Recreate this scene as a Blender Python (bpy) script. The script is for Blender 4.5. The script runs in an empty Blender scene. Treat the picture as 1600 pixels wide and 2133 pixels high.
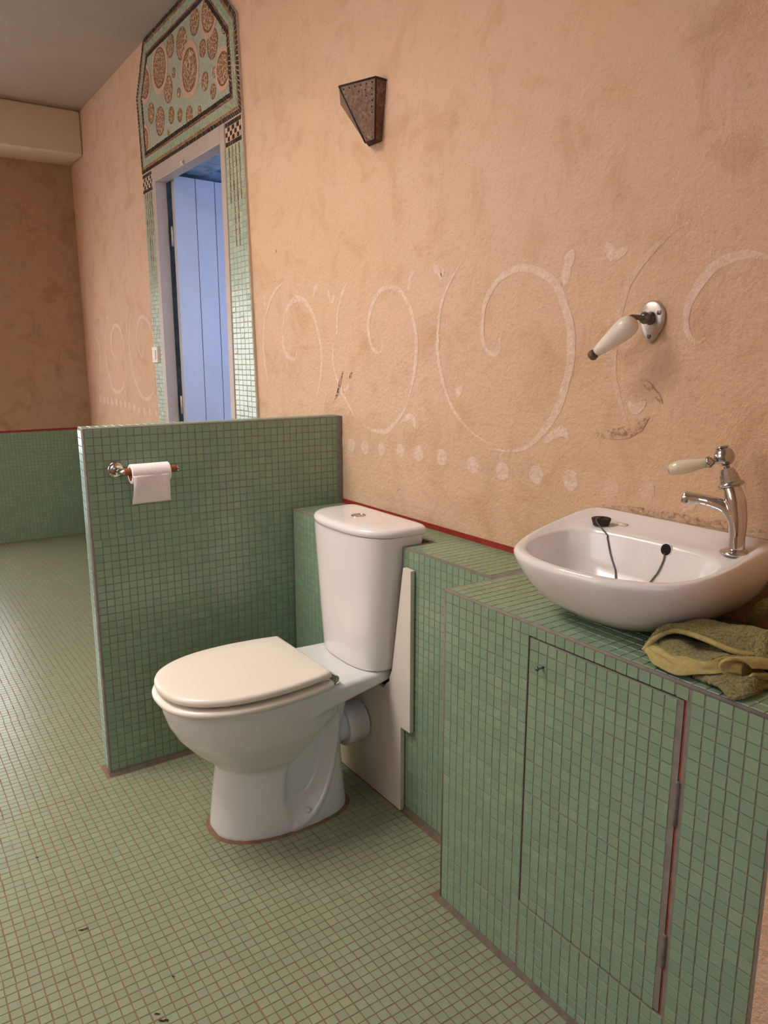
import bpy, bmesh, math, random
import numpy as np
from mathutils import Vector, Matrix
from mathutils.bvhtree import BVHTree
random.seed(7)
rng = np.random.default_rng(11)
SC = bpy.context.scene
COL = SC.collection
PI = math.pi

# ------------------------------------------------------------------ camera
CAM = np.array([2.0440, -1.2874, 1.2150])
YAW, PITCH, ROLL, FPX = 0.9712, 0.2025, -0.0012, 1576.4
def cam_axes():
    f = np.array([-math.sin(YAW)*math.cos(PITCH), math.cos(YAW)*math.cos(PITCH), -math.sin(PITCH)])
    r = np.cross(f, [0, 0, 1]); r /= np.linalg.norm(r); u = np.cross(r, f)
    c, s = math.cos(ROLL), math.sin(ROLL)
    return c*r + s*u, -s*r + c*u, f
CR, CU, CF = cam_axes()
def at(px, py, axis, val):
    """point of the place that lies on the plane axis=val and shows at this pixel of the photograph"""
    d = CF + CR*(px-800)/FPX - CU*(py-1066.5)/FPX
    return CAM + d*((val-CAM[axis])/d[axis])
def project(P):
    d = np.asarray(P, float) - CAM
    z = d @ CF
    return 800 + FPX*(d @ CR)/z, 1066.5 - FPX*(d @ CU)/z, z
cd = bpy.data.cameras.new('camera')
cd.sensor_fit = 'HORIZONTAL'; cd.sensor_width = 36.0; cd.lens = FPX/1600*36.0
cd.clip_start = 0.02; cd.clip_end = 60
cam = bpy.data.objects.new('camera', cd); COL.objects.link(cam)
cam.matrix_world = Matrix(((CR[0], CU[0], -CF[0], CAM[0]), (CR[1], CU[1], -CF[1], CAM[1]), (CR[2], CU[2], -CF[2], CAM[2]), (0, 0, 0, 1)))
SC.camera = cam

# ------------------------------------------------------------------ world, light, exposure
SC.view_settings.view_transform = 'Standard'
SC.view_settings.look = 'None'
SC.view_settings.gamma = 1.0
SC.view_settings.exposure = 0.15
SC.view_settings.use_curve_mapping = False
wd = bpy.data.worlds.new('sky'); SC.world = wd; wd.use_nodes = True
wd.node_tree.nodes['Background'].inputs[0].default_value = (0.62, 0.76, 1.0, 1)
wd.node_tree.nodes['Background'].inputs[1].default_value = 1.0
SC.cycles.max_bounces = 6; SC.cycles.diffuse_bounces = 3; SC.cycles.glossy_bounces = 3
SC.cycles.use_adaptive_sampling = True; SC.cycles.adaptive_threshold = 0.15; SC.cycles.use_light_tree = False
SC.cycles.transparent_max_bounces = 12; SC.cycles.sample_clamp_indirect = 6.0
SC.cycles.caustics_reflective = False; SC.cycles.caustics_refractive = False
def area(name, loc, size, direction, power, color):
    l = bpy.data.lights.new(name, 'AREA'); l.shape = 'RECTANGLE'; l.size, l.size_y = size
    l.energy = power; l.color = color
    o = bpy.data.objects.new(name, l); COL.objects.link(o); o.location = loc
    o.rotation_euler = Vector(direction).to_track_quat('-Z', 'Z').to_euler()
    return o
RWX, RWY, HCW = -0.30, -1.70, 2.6715
DAY = (0.95, 0.97, 1.0)
# daylight: roof window above, French window in the far wall, window in the front wall; the room beyond the door has its own
area('daylight_roof_window', (RWX, RWY, HCW+0.62), (1.14, 1.24), (0, 0, -1), 78, (1.0, 0.97, 0.92))
area('daylight_french_window', (-3.40, -1.60, 1.12), (1.05, 1.95), (1, 0, 0), 23, DAY)
area('daylight_hall', (2.96, -1.12, 1.55), (0.9, 1.1), (-1, 0.05, -0.25), 4.0, (0.64, 0.80, 1.0))
area('daylight_window', (0.15, -2.68, 1.60), (1.30, 1.20), (0, 1, 0), 11, (1.0, 0.95, 0.90))
area('daylight_other_room', (-0.35, 0.75, 1.35), (0.8, 1.3), (-1, -0.05, -0.1), 15, (0.46, 0.60, 1.0))

# ------------------------------------------------------------------ room measures
XP, PW, PLEN, PH, PT = -0.0842, -0.0099, 0.8096, 1.0278, 0.0555      # partition
HL, DL = 0.7385, 0.186                                              # ledge
XV, DV, XE = 0.8630, 0.327, 1.585                                   # vanity
XF, HF, HC, XB, HB = -3.4125, 0.7331, 2.6715, -3.0937, 2.4183         # far wall, ceiling, beam
YF, XR = -2.70, 3.0                                                 # walls behind the camera
PITCHT, TS, TH = 0.0219, 0.0200, 0.0009

# ------------------------------------------------------------------ materials
def srgb(r, g, b):
    f = lambda c: (c/255/12.92) if c/255 <= 0.04045 else ((c/255+0.055)/1.055)**2.4
    return (f(r), f(g), f(b), 1)
class NT:
    def __init__(s, name):
        s.m = bpy.data.materials.new(name); s.m.use_nodes = True
        s.t = s.m.node_tree; s.t.nodes.clear()
        s.out = s.n('ShaderNodeOutputMaterial'); s.b = s.n('ShaderNodeBsdfPrincipled')
        s.l(s.b.outputs[0], s.out.inputs[0])
    def n(s, typ, **kw):
        nd = s.t.nodes.new(typ)
        for k, v in kw.items():
            if k.startswith('i_'): nd.inputs[k[2:].replace('_', ' ')].default_value = v
            else: setattr(nd, k, v)
        return nd
    def l(s, a, b): s.t.links.new(a, b)
    def obj(s): return s.n('ShaderNodeTexCoord').outputs['Object']
    def noise(s, scale, detail=4, rough=0.55, vec=None, dist=0.0):
        detail = min(detail, 4)
        nd = s.n('ShaderNodeTexNoise', i_Scale=scale, i_Detail=detail, i_Roughness=rough, i_Distortion=dist)
        s.l(vec if vec is not None else s.obj(), nd.inputs['Vector']); return nd.outputs[0]
    def ramp(s, fac, stops):
        r = s.n('ShaderNodeValToRGB'); e = r.color_ramp.elements
        while len(e) > 1: e.remove(e[-1])
        e[0].position, e[0].color = stops[0]
        for p, c in stops[1:]:
            x = e.new(p); x.color = c
        s.l(fac, r.inputs[0]); return r.outputs[0]
    def mix(s, fac, a, b, mode='MIX'):
        m = s.n('ShaderNodeMix', data_type='RGBA', blend_type=mode)
        for sock, v in ((m.inputs[0], fac), (m.inputs[6], a), (m.inputs[7], b)):
            if hasattr(v, 'node'): s.l(v, sock)
            else: sock.default_value = v
        return m.outputs[2]
    def math(s, op, a, b=0.0):
        m = s.n('ShaderNodeMath', operation=op)
        for sock, v in ((m.inputs[0], a), (m.inputs[1], b)):
            if hasattr(v, 'node'): s.l(v, sock)
            else: sock.default_value = v
        return m.outputs[0]
    def bump(s, h, strength, dist=0.01):
        b = s.n('ShaderNodeBump', i_Strength=strength, i_Distance=dist); s.l(h, b.inputs['Height'])
        s.l(b.outputs[0], s.b.inputs['Normal'])
    def set(s, color=None, rough=0.5, metal=0.0, spec=0.5):
        if color is not None:
            if hasattr(color, 'node'): s.l(color, s.b.inputs['Base Color'])
            else: s.b.inputs['Base Color'].default_value = color
        if hasattr(rough, 'node'): s.l(rough, s.b.inputs['Roughness'])
        else: s.b.inputs['Roughness'].default_value = rough
        s.b.inputs['Metallic'].default_value = metal
        s.b.inputs['Specular IOR Level'].default_value = spec
        return s.m
def W4(v): return (v, v, v, 1)
def plain(name, col, rough=0.5, metal=0.0, nscale=30, namp=0.08, bump=0.0, spec=0.5):
    t = NT(name); f = t.noise(nscale, 4)
    lo = tuple(c*(1-namp) for c in col[:3])+(1,); hi = tuple(min(1, c*(1+namp)) for c in col[:3])+(1,)
    c = t.ramp(f, [(0.3, lo), (0.7, hi)])
    if bump: t.bump(f, bump, 0.002)
    return t.set(c, rough, metal, spec)

def make_plaster(name, base, dark, pale, blot=1.0, over=None):
    t = NT(name); co = t.obj()
    a = t.noise(1.7, 5, 0.6, co, 0.4); b = t.noise(7.0, 6, 0.65, co, 0.6); c = t.noise(55, 4, 0.6, co)
    col = t.mix(t.ramp(a, [(0.35, W4(0)), (0.68, W4(1))]), base, pale)
    fb = t.ramp(b, [(0.50, W4(0)), (0.74, W4(0.6*blot))])
    col = t.mix(fb, col, dark)
    fc = t.ramp(c, [(0.57, W4(0)), (0.82, W4(0.34))])
    col = t.mix(fc, col, tuple(x*0.62 for x in dark[:3])+(1,))
    # greenish-grey stains
    g = t.noise(3.1, 6, 0.7, co, 1.0)
    col = t.mix(t.ramp(g, [(0.60, W4(0)), (0.78, W4(0.35*blot))]), col, srgb(150, 128, 98))
    # hairline cracks
    vo = t.n('ShaderNodeTexVoronoi', feature='DISTANCE_TO_EDGE', i_Scale=19.0)
    wv = t.mix(0.13, co, t.n('ShaderNodeTexNoise', i_Scale=16.0, i_Detail=3.0).outputs[1], 'ADD')
    t.l(wv, vo.inputs['Vector'])
    ck = t.ramp(vo.outputs[0], [(0.0, W4(1)), (0.010, W4(0))])
    cm = t.math('MULTIPLY', ck, t.ramp(t.noise(2.2, 3, 0.5, co), [(0.57, W4(0)), (0.68, W4(0.38))]))
    col = t.mix(cm, col, srgb(110, 78, 52))
    # specks
    sp = t.ramp(t.noise(130, 2, 0.5, co), [(0.745, W4(0)), (0.79, W4(0.7))])
    col = t.mix(sp, col, srgb(92, 66, 48))
    if over is not None:      # brushed paint or a stain lying in the plaster
        oc_, lo, hi, p0, p1, sc_n = over
        col = t.mix(t.ramp(t.noise(sc_n, 4, 0.7, co), [(p0, W4(lo)), (p1, W4(hi))]), col, oc_)
    h = t.math('ADD', t.math('MULTIPLY', t.noise(85, 5, 0.7, co), 1.0), t.math('MULTIPLY', b, 1.4))
    t.bump(h, 0.75, 0.006)
    return t.set(col, 0.86, 0, 0.2)
M = {}
PL = (srgb(225, 186, 150), srgb(200, 153, 114), srgb(228, 189, 160))
M['plaster'] = make_plaster('plaster_main', *PL)
M['paint'] = make_plaster('faded_white_paint', *PL, over=(srgb(246, 220, 202), 0.12, 0.80, 0.34, 0.66, 52))
M['paint_faint'] = make_plaster('very_faded_white_paint', *PL, over=(srgb(242, 214, 194), 0.02, 0.42, 0.36, 0.66, 44))
M['stain'] = make_plaster('damp_stained_plaster', *PL, over=(srgb(122, 82, 50), 0.0, 0.75, 0.44, 0.66, 75))
M['chip'] = make_plaster('chipped_plaster', *PL, over=(srgb(84, 58, 40), 0.0, 0.95, 0.44, 0.54, 120))
M['plaster_far_shaded'] = make_plaster('plaster_far_shaded', srgb(186, 146, 110), srgb(152, 112, 78), srgb(184, 150, 122), 1.3)  # peach plaster made darker: the far wall's weaker light is put into the colour
M['ceiling'] = plain('ceiling_paint', srgb(170, 152, 134), 0.9, 0, 3, 0.04)
M['beam'] = plain('beam_plaster', srgb(218, 192, 164), 0.9, 0, 5, 0.05, 0.3)
M['red'] = plain('red_trim_paint', srgb(150, 42, 26), 0.6, 0, 40, 0.25)
def make_tile(name, cols, rough=0.3, coat=0.0):
    t = NT(name); g = t.n('ShaderNodeNewGeometry'); oi = t.n('ShaderNodeObjectInfo')
    f = t.math('FRACT', t.math('ADD', g.outputs['Random Per Island'], oi.outputs['Random']))
    c = t.ramp(f, [(i/(len(cols)-1), x) for i, x in enumerate(cols)])
    n = t.noise(400, 2, 0.5)
    c = t.mix(0.06, c, t.ramp(n, [(0.3, W4(0.1)), (0.7, W4(0.9))]), 'OVERLAY')
    c = t.mix(t.ramp(t.noise(2.6, 5, 0.6), [(0.52, W4(0)), (0.75, W4(0.12))]), c, srgb(128, 124, 88))
    return t.set(c, rough, 0, 0.65)
M['tile'] = make_tile('green_glass_tile', [srgb(128, 153, 123), srgb(133, 159, 128), srgb(136, 160, 127), srgb(130, 156, 129), srgb(141, 164, 132)], 0.22)
M['tile_floor'] = make_tile('green_floor_tile', [srgb(133, 138, 110), srgb(137, 142, 113), srgb(140, 144, 114), srgb(136, 141, 115), srgb(143, 148, 118)], 0.28)
M['grout'] = plain('grey_grout', srgb(132, 124, 113), 0.9, 0, 60, 0.12, 0.3)
M['mos_grout'] = plain('pale_mosaic_grout', srgb(196, 172, 148), 0.9, 0, 60, 0.08)
M['grout_dirty'] = plain('dirty_grout', srgb(106, 94, 82), 0.95, 0, 50, 0.25, 0.4)
M['grout_floor'] = plain('brown_grout', srgb(128, 96, 72), 0.92, 0, 40, 0.22, 0.3)
M['porcelain'] = plain('white_porcelain', srgb(243, 234, 228), 0.12, 0, 2, 0.015)
M['seat'] = plain('white_seat_plastic', srgb(238, 224, 208), 0.25, 0, 2, 0.015)
M['bowl'] = plain('white_bowl_porcelain', srgb(226, 222, 218), 0.12, 0, 2, 0.015)
M['chrome2'] = plain('dull_chrome', (0.50, 0.49, 0.47, 1), 0.20, 1.0, 40, 0.08)
M['chrome'] = plain('chrome', (0.66, 0.65, 0.64, 1), 0.08, 1.0, 40, 0.05)
M['steel'] = plain('dull_steel', srgb(196, 186, 174), 0.42, 0.85, 60, 0.15, 0.2)
M['dark_metal'] = plain('dark_metal', srgb(118, 114, 112), 0.36, 0.9, 60, 0.15)
M['old_zinc'] = plain('mortar_smeared_hinge', srgb(128, 118, 112), 0.8, 0.3, 90, 0.3, 0.3)
M['black'] = plain('black_void', (0.006, 0.005, 0.005, 1), 0.9)
M['board'] = plain('white_painted_board', srgb(226, 214, 200), 0.5, 0, 8, 0.04)
M['board2'] = plain('cream_painted_board', srgb(222, 206, 180), 0.5, 0, 8, 0.05)
M['plastic'] = plain('white_pipe_plastic', srgb(216, 208, 200), 0.4, 0, 20, 0.03)
M['brown'] = plain('brown_plastic', srgb(142, 78, 44), 0.35, 0, 30, 0.1)
M['paper'] = plain('toilet_paper', srgb(240, 228, 222), 0.95, 0, 200, 0.03, 0.3)
M['cream'] = plain('cream_porcelain', srgb(232, 220, 190), 0.15, 0, 40, 0.03)
M['ivory'] = plain('white_handle_porcelain', srgb(240, 226, 210), 0.22, 0, 40, 0.02)
M['rubber'] = plain('black_rubber', srgb(44, 36, 30), 0.7, 0, 120, 0.4, 0.3)
M['soap'] = plain('soap', srgb(240, 222, 186), 0.5)
M['frame'] = plain('mauve_grey_paint', srgb(186, 166, 152), 0.5, 0, 10, 0.04)
M['leaf'] = plain('white_plank_paint', srgb(206, 208, 220), 0.45, 0, 6, 0.05)
M['bluestone'] = plain('blue_limewash', srgb(150, 170, 190), 0.9, 0, 18, 0.35, 0.8)
M['switch'] = plain('switch_plastic', srgb(236, 220, 206), 0.35, 0, 10, 0.02)
M['rot'] = plain('brown_debris', srgb(60, 38, 24), 0.9, 0, 90, 0.4)
M['rust_edge'] = plain('red_brown_edge', srgb(150, 66, 40), 0.8, 0, 60, 0.35)
M['window_paint'] = plain('window_paint', srgb(220, 214, 206), 0.5)
def rust():
    t = NT('rusty_metal'); a = t.noise(110, 6, 0.7); b = t.noise(14, 4, 0.6)
    c = t.ramp(a, [(0.34, srgb(88, 58, 36)), (0.50, srgb(122, 96, 74)), (0.66, srgb(144, 126, 110))])
    c = t.mix(t.ramp(b, [(0.40, W4(0.6)), (0.58, W4(0))]), c, srgb(104, 66, 38))
    t.bump(a, 0.3, 0.002)
    return t.set(c, 0.62, 0.1, 0.4)
M['rust'] = rust()
M['rust_dark'] = plain('dark_rust', srgb(58, 34, 18), 0.75, 0.2, 50, 0.3)
M['mos_black'] = make_tile('black_tessera', [srgb(34, 24, 22), srgb(48, 32, 26), srgb(26, 20, 20)], 0.3)
M['mos_gold'] = make_tile('gold_tessera', [srgb(152, 104, 58), srgb(176, 128, 76), srgb(134, 86, 50)], 0.35)
M['mos_brown'] = make_tile('brown_tessera', [srgb(150, 92, 58), srgb(126, 70, 44), srgb(168, 112, 74)], 0.35)
M['mos_pink'] = make_tile('pink_tessera', [srgb(216, 178, 154), srgb(202, 160, 136), srgb(226, 190, 164)], 0.4)
M['mos_green'] = make_tile('pale_green_tessera', [srgb(162, 176, 150), srgb(174, 186, 160), srgb(152, 168, 144)], 0.28)
def crackle():
    t = NT('crackled_brown_mosaic'); co = t.obj()
    vo = t.n('ShaderNodeTexVoronoi', feature='DISTANCE_TO_EDGE', i_Scale=62.0); t.l(co, vo.inputs['Vector'])
    vc = t.n('ShaderNodeTexVoronoi', i_Scale=62.0); t.l(co, vc.inputs['Vector'])
    c = t.ramp(vc.outputs['Color'], [(0.0, srgb(124, 86, 54)), (0.5, srgb(142, 102, 66)), (1.0, srgb(106, 74, 54))])
    e = t.ramp(vo.outputs[0], [(0.04, W4(1)), (0.10, W4(0))])
    c = t.mix(e, c, srgb(212, 178, 146)); t.bump(vo.outputs[0], 0.4, 0.003)
    return t.set(c, 0.45, 0, 0.4)
M['mos_disc'] = crackle()
def fine_green():
    t = NT('fine_green_mosaic'); co = t.obj()
    vo = t.n('ShaderNodeTexVoronoi', feature='DISTANCE_TO_EDGE', i_Scale=95.0, i_Randomness=0.45); t.l(co, vo.inputs['Vector'])
    vc = t.n('ShaderNodeTexVoronoi', i_Scale=95.0, i_Randomness=0.45); t.l(co, vc.inputs['Vector'])
    c = t.ramp(vc.outputs['Color'], [(0.1, srgb(164, 168, 146)), (0.9, srgb(186, 190, 166))])
    e = t.ramp(vo.outputs[0], [(0.03, W4(0.5)), (0.09, W4(0))])
    c = t.mix(e, c, srgb(150, 148, 124)); t.bump(vo.outputs[0], 0.25, 0.002)
    return t.set(c, 0.42, 0, 0.4)
M['mos_field'] = fine_green()
def terry():
    t = NT('olive_terry_cloth'); co = t.obj(); a = t.noise(260, 3, 0.7, co); b = t.noise(14, 3, 0.5, co)
    c = t.ramp(a, [(0.30, srgb(104, 96, 44)), (0.55, srgb(158, 146, 84)), (0.75, srgb(186, 174, 112))])
    c = t.mix(t.ramp(b, [(0.35, W4(0)), (0.7, W4(0.35))]), c, srgb(150, 144, 96))
    t.bump(a, 1.0, 0.006)
    m = t.set(c, 1.0, 0, 0.1); t.b.inputs['Sheen Weight'].default_value = 0.25
    return m
M['terry'] = terry()
M['hem'] = plain('olive_towel_hem', srgb(176, 158, 100), 1.0, 0, 150, 0.12, 0.6)

# ------------------------------------------------------------------ object helpers
PLOC = {}
def link(o, parent=None):
    COL.objects.link(o)
    if parent is not None:
        o.parent = parent
        o.matrix_parent_inverse = Matrix.Translation(-Vector(PLOC.get(parent.name, (0, 0, 0))))
    return o
def obj_from_mesh(name, me, mat, parent=None, smooth=False):
    if mat is not None: me.materials.append(M[mat] if isinstance(mat, str) else mat)
    if smooth: me.polygons.foreach_set('use_smooth', [True]*len(me.polygons))
    return link(bpy.data.objects.new(name, me), parent)
def obj(name, verts, faces, mat, parent=None, smooth=False, bevel=0.0, seg=2, subsurf=0, auto=None):
    me = bpy.data.meshes.new(name); me.from_pydata([tuple(map(float, v)) for v in verts], [], [tuple(f) for f in faces]); me.update()
    bm = bmesh.new(); bm.from_mesh(me); bmesh.ops.recalc_face_normals(bm, faces=bm.faces[:]); bm.to_mesh(me); bm.free()
    o = obj_from_mesh(name, me, mat, parent, smooth or bevel > 0)
    if bevel:
        md = o.modifiers.new('bevel', 'BEVEL'); md.width = bevel; md.segments = seg; md.limit_method = 'ANGLE'; md.angle_limit = math.radians(40); md.harden_normals = True
    if subsurf:
        md = o.modifiers.new('sub', 'SUBSURF'); md.levels = subsurf; md.render_levels = subsurf
    if auto is not None: sharp(o, auto)
    return o
def sharp(o, deg):
    me = o.data; bm = bmesh.new(); bm.from_mesh(me)
    for e in bm.edges:
        if len(e.link_faces) == 2 and e.calc_face_angle(0) > math.radians(deg): e.smooth = False
    bm.to_mesh(me); bm.free()
def tag(o, label, cat, group=None, kind=None):
    o['label'] = label; o['category'] = cat
    if group: o['group'] = group
    if kind: o['kind'] = kind
    return o
def struct(o, label, cat): return tag(o, label, cat, kind='structure')
def thing(name, loc, label, cat, group=None):
    o = bpy.data.objects.new(name, None); COL.objects.link(o); o.location = loc; o.empty_display_size = 0.05
    PLOC[o.name] = tuple(loc); return tag(o, label, cat, group)
class G:
    """collects shells into one mesh"""
    def __init__(s): s.v = []; s.f = []
    def add(s, v, f):
        k = len(s.v); s.v += [tuple(map(float, p)) for p in v]; s.f += [tuple(i+k for i in q) for q in f]; return s
    def box(s, a, b):
        (x0, y0, z0), (x1, y1, z1) = a, b
        return s.add([(x0, y0, z0), (x1, y0, z0), (x1, y1, z0), (x0, y1, z0), (x0, y0, z1), (x1, y0, z1), (x1, y1, z1), (x0, y1, z1)],
                     [(0, 3, 2, 1), (4, 5, 6, 7), (0, 1, 5, 4), (1, 2, 6, 5), (2, 3, 7, 6), (3, 0, 4, 7)])
    def loft(s, rings, cap=(True, True), closed=True):
        n = len(rings[0]); v = [p for r in rings for p in r]; f = []
        for i in range(len(rings)-1):
            for j in range(n if closed else n-1):
                k = (j+1) % n
                f.append((i*n+j, i*n+k, (i+1)*n+k, (i+1)*n+j))
        if cap[0]: f.append(tuple(range(n-1, -1, -1)))
        if cap[1]: f.append(tuple((len(rings)-1)*n+j for j in range(n)))
        return s.add(v, f)
    def tube(s, path, rad, n=16, cap=True):
        P = [np.array(p, float) for p in path]
        rad = list(rad) if hasattr(rad, '__len__') else [rad]*len(P)
        rings = []; up = None
        for i, p in enumerate(P):
            t = (P[min(i+1, len(P)-1)]-P[max(i-1, 0)]); t /= max(np.linalg.norm(t), 1e-9)
            if up is None:
                up = np.array([0, 0, 1.0]) if abs(t[2]) < 0.9 else np.array([1.0, 0, 0])
            a = up - t*(up @ t); a /= np.linalg.norm(a); b = np.cross(t, a); up = a
            rings.append([p + rad[i]*(math.cos(2*PI*k/n)*a + math.sin(2*PI*k/n)*b) for k in range(n)])
        return s.loft(rings, (cap, cap))
    def lathe(s, prof, origin, axis=(0, 0, 1), n=28, cap=True):
        """prof: list of (distance along axis, radius)"""
        ax = np.array(axis, float); ax /= np.linalg.norm(ax); o = np.array(origin, float)
        h = np.array([1.0, 0, 0]) if abs(ax[0]) < 0.9 else np.array([0, 1.0, 0])
        a = np.cross(ax, h); a /= np.linalg.norm(a); b = np.cross(ax, a)
        rings = [[o + ax*d + max(r, 1e-5)*(math.cos(2*PI*k/n)*a + math.sin(2*PI*k/n)*b) for k in range(n)] for d, r in prof]
        return s.loft(rings, (cap, cap))
    def prism(s, poly, f0, f1):
        """poly 2D list; f0,f1 map (u,v) to the two faces"""
        n = len(poly); v = [f0(*p) for p in poly]+[f1(*p) for p in poly]
        return s.add(v, [tuple(range(n-1, -1, -1)), tuple(range(n, 2*n))]+[(i, (i+1) % n, n+(i+1) % n, n+i) for i in range(n)])
    def sphere(s, c, r, n=14, m=9):
        prof = [(-r*math.cos(PI*i/m), r*math.sin(PI*i/m)) for i in range(m+1)]
        return s.lathe(prof, c, (0, 0, 1), n, False)
    def obj(s, name, mat, parent=None, **kw): return obj(name, s.v, s.f, mat, parent, **kw)
def box(name, a, b, mat, parent=None, bevel=0.0, **kw): return G().box(a, b).obj(name, mat, parent, bevel=bevel, **kw)
def crom(pts, n):
    """smooth curve through points, n samples"""
    P = np.array(pts, float); k = len(P)
    Q = np.vstack([2*P[0]-P[1], P, 2*P[-1]-P[-2]])
    d = np.concatenate([[0], np.cumsum(np.linalg.norm(np.diff(P, axis=0), axis=1))]); d /= d[-1]
    out = []
    for t in np.linspace(0, 1, n):
        i = min(max(int(np.searchsorted(d, t, 'right')-1), 0), k-2)
        u = (t-d[i])/max(d[i+1]-d[i], 1e-9); a, b, c, e = Q[i], Q[i+1], Q[i+2], Q[i+3]
        out.append(0.5*((2*b)+(c-a)*u+(2*a-5*b+4*c-e)*u*u+(3*b-a-3*c+e)*u**3))
    return np.array(out)
def fuse(g, voxel, smooth_it, fn=None):
    """one continuous skin over overlapping shells"""
    me = bpy.data.meshes.new('tmp'); me.from_pydata(g.v, [], g.f); me.update()
    bm = bmesh.new(); bm.from_mesh(me); bmesh.ops.recalc_face_normals(bm, faces=bm.faces[:]); bm.to_mesh(me); bm.free()
    o = bpy.data.objects.new('tmp', me); COL.objects.link(o)
    r = o.modifiers.new('r', 'REMESH'); r.mode = 'VOXEL'; r.voxel_size = voxel; r.use_smooth_shade = True
    sm = o.modifiers.new('s', 'SMOOTH'); sm.factor = 0.5; sm.iterations = smooth_it
    dg = bpy.context.evaluated_depsgraph_get(); dg.update()
    out = bpy.data.meshes.new_from_object(o.evaluated_get(dg))
    bpy.data.objects.remove(o); bpy.data.meshes.remove(me)
    if fn is not None:
        n = len(out.vertices); co = np.empty(n*3); out.vertices.foreach_get('co', co); co = co.reshape(-1, 3)
        co = fn(co); out.vertices.foreach_set('co', co.ravel()); out.update()
    return out
def seen(px, py, me):
    """first point of this mesh that shows at the pixel, with its normal"""
    if isinstance(me, G): t = BVHTree.FromPolygons(me.v, me.f)
    else: t = BVHTree.FromPolygons([v.co[:] for v in me.vertices], [tuple(p.vertices) for p in me.polygons])
    d = CF + CR*(px-800)/FPX - CU*(py-1066.5)/FPX; d = d/np.linalg.norm(d)
    loc, nor, _, _ = t.ray_cast(Vector(CAM), Vector(d))
    if loc is None: return None, None
    nor = np.array(nor); nor = nor if nor @ d < 0 else -nor
    return np.array(loc), nor
def sstep(x): x = np.clip(x, 0, 1); return x*x*(3-2*x)

# ------------------------------------------------------------------ tiles
def tile_template(s, h, inset=0.0004):
    a, b = s/2, s/2-inset
    return np.array([(-a, -a, 0), (a, -a, 0), (a, a, 0), (-a, a, 0), (-b, -b, h), (b, -b, h), (b, b, h), (-b, b, h)]), \
        np.array([(4, 5, 6, 7), (0, 1, 5, 4), (1, 2, 6, 5), (2, 3, 7, 6), (3, 0, 4, 7)])
def tile_mesh(name, s, h, mat):
    v, f = tile_template(s, h); me = bpy.data.meshes.new(name); me.from_pydata(v.tolist(), [], f.tolist()); me.update(); me.materials.append(M[mat]); return me
def joined_tiles(name, T, s, h, mat, parent, kind='stuff'):
    """T: list of (3x3 axes with size factors, centre)"""
    if not T: return None
    v0, f0 = tile_template(s, h); n = len(T)
    A = np.array([t[0] for t in T]); C = np.array([t[1] for t in T])
    V = np.einsum('vk,nkc->nvc', v0, A) + C[:, None, :]
    F = f0[None]+8*np.arange(n)[:, None, None]
    me = bpy.data.meshes.new(name); me.vertices.add(n*8); me.vertices.foreach_set('co', V.ravel())
    me.loops.add(n*20); me.loops.foreach_set('vertex_index', F.ravel().astype(np.int32))
    me.polygons.add(n*5); me.polygons.foreach_set('loop_start', np.arange(0, n*20, 4, dtype=np.int32)); me.polygons.foreach_set('loop_total', np.full(n*5, 4, np.int32))
    me.polygons.foreach_set('use_smooth', np.zeros(n*5, dtype=bool)); me.update(); me.validate()
    o = obj_from_mesh(name, me, mat, parent); o['kind'] = kind; return o
def field(O, u, v, nu, nv, pitch=PITCHT, keep=None, sheet=14, jit=0.00025, tilt=0.004, cutu=None, cutv=None):
    """grid of tiles starting at O; returns (axes, centre)"""
    O, u, v = np.array(O, float), np.array(u, float), np.array(v, float); u /= np.linalg.norm(u); v /= np.linalg.norm(v); nrm = np.cross(u, v)
    T = []
    so = rng.normal(0, 0.0006, (nu//sheet+2, nv//sheet+2, 2))
    for i in range(nu):
        for j in range(nv):
            off = so[i//sheet, j//sheet]
            a = (i+0.5)*pitch+off[0]+rng.normal(0, jit); b = (j+0.5)*pitch+off[1]+rng.normal(0, jit)
            c = O+u*a+v*b
            if keep is not None and not keep(c): continue
            su = sv = 1.0
            t1, t2, r = rng.normal(0, tilt, 3)*[1, 1, 0.7]
            uu = u+nrm*t1+v*r; vv = v+nrm*t2-u*r
            T.append((np.array([uu*su, vv*sv, np.cross(uu, vv)]), c))
    return T
def face(Ts, n):
    r = []
    for A, C in Ts:
        A = A.copy()
        if A[2] @ np.array(n, float) < 0: A = np.array([A[1], A[0], np.cross(A[1], A[0])])
        r.append((A, C))
    return r
def lay(parent, T, mat, hide=None, singles=300, s=TS, h=TH, name='tile'):
    """the tiles that show largest become objects, the rest one joined part"""
    sc = []
    for k, (A, C) in enumerate(T):
        x, y, z = project(C); d = C-CAM; fac = -(A[2] @ d)/np.linalg.norm(d)**3
        vis = z > 0.1 and 6 < x < 1594 and 6 < y < 2127 and fac > 0 and not (hide is not None and hide(x, y))
        sc.append(fac if vis else -1.0)
    order = np.argsort(-np.array(sc)); pick = set(int(k) for k in order[:singles] if sc[k] > 0)
    me = tile_mesh(name, s, h, mat)
    for k in pick:
        A, C = T[k]; o = bpy.data.objects.new(name, me); link(o, parent)
        X = A[0]/np.linalg.norm(A[0]); Z = A[2]/np.linalg.norm(A[2]); Y = np.cross(Z, X)
        mw = Matrix(((X[0], Y[0], Z[0], C[0]), (X[1], Y[1], Z[1], C[1]), (X[2], Y[2], Z[2], C[2]), (0, 0, 0, 1)))
        o.matrix_basis = mw
    joined_tiles('small_tiles', [t for k, t in enumerate(T) if k not in pick], s, h, mat, parent)

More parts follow.
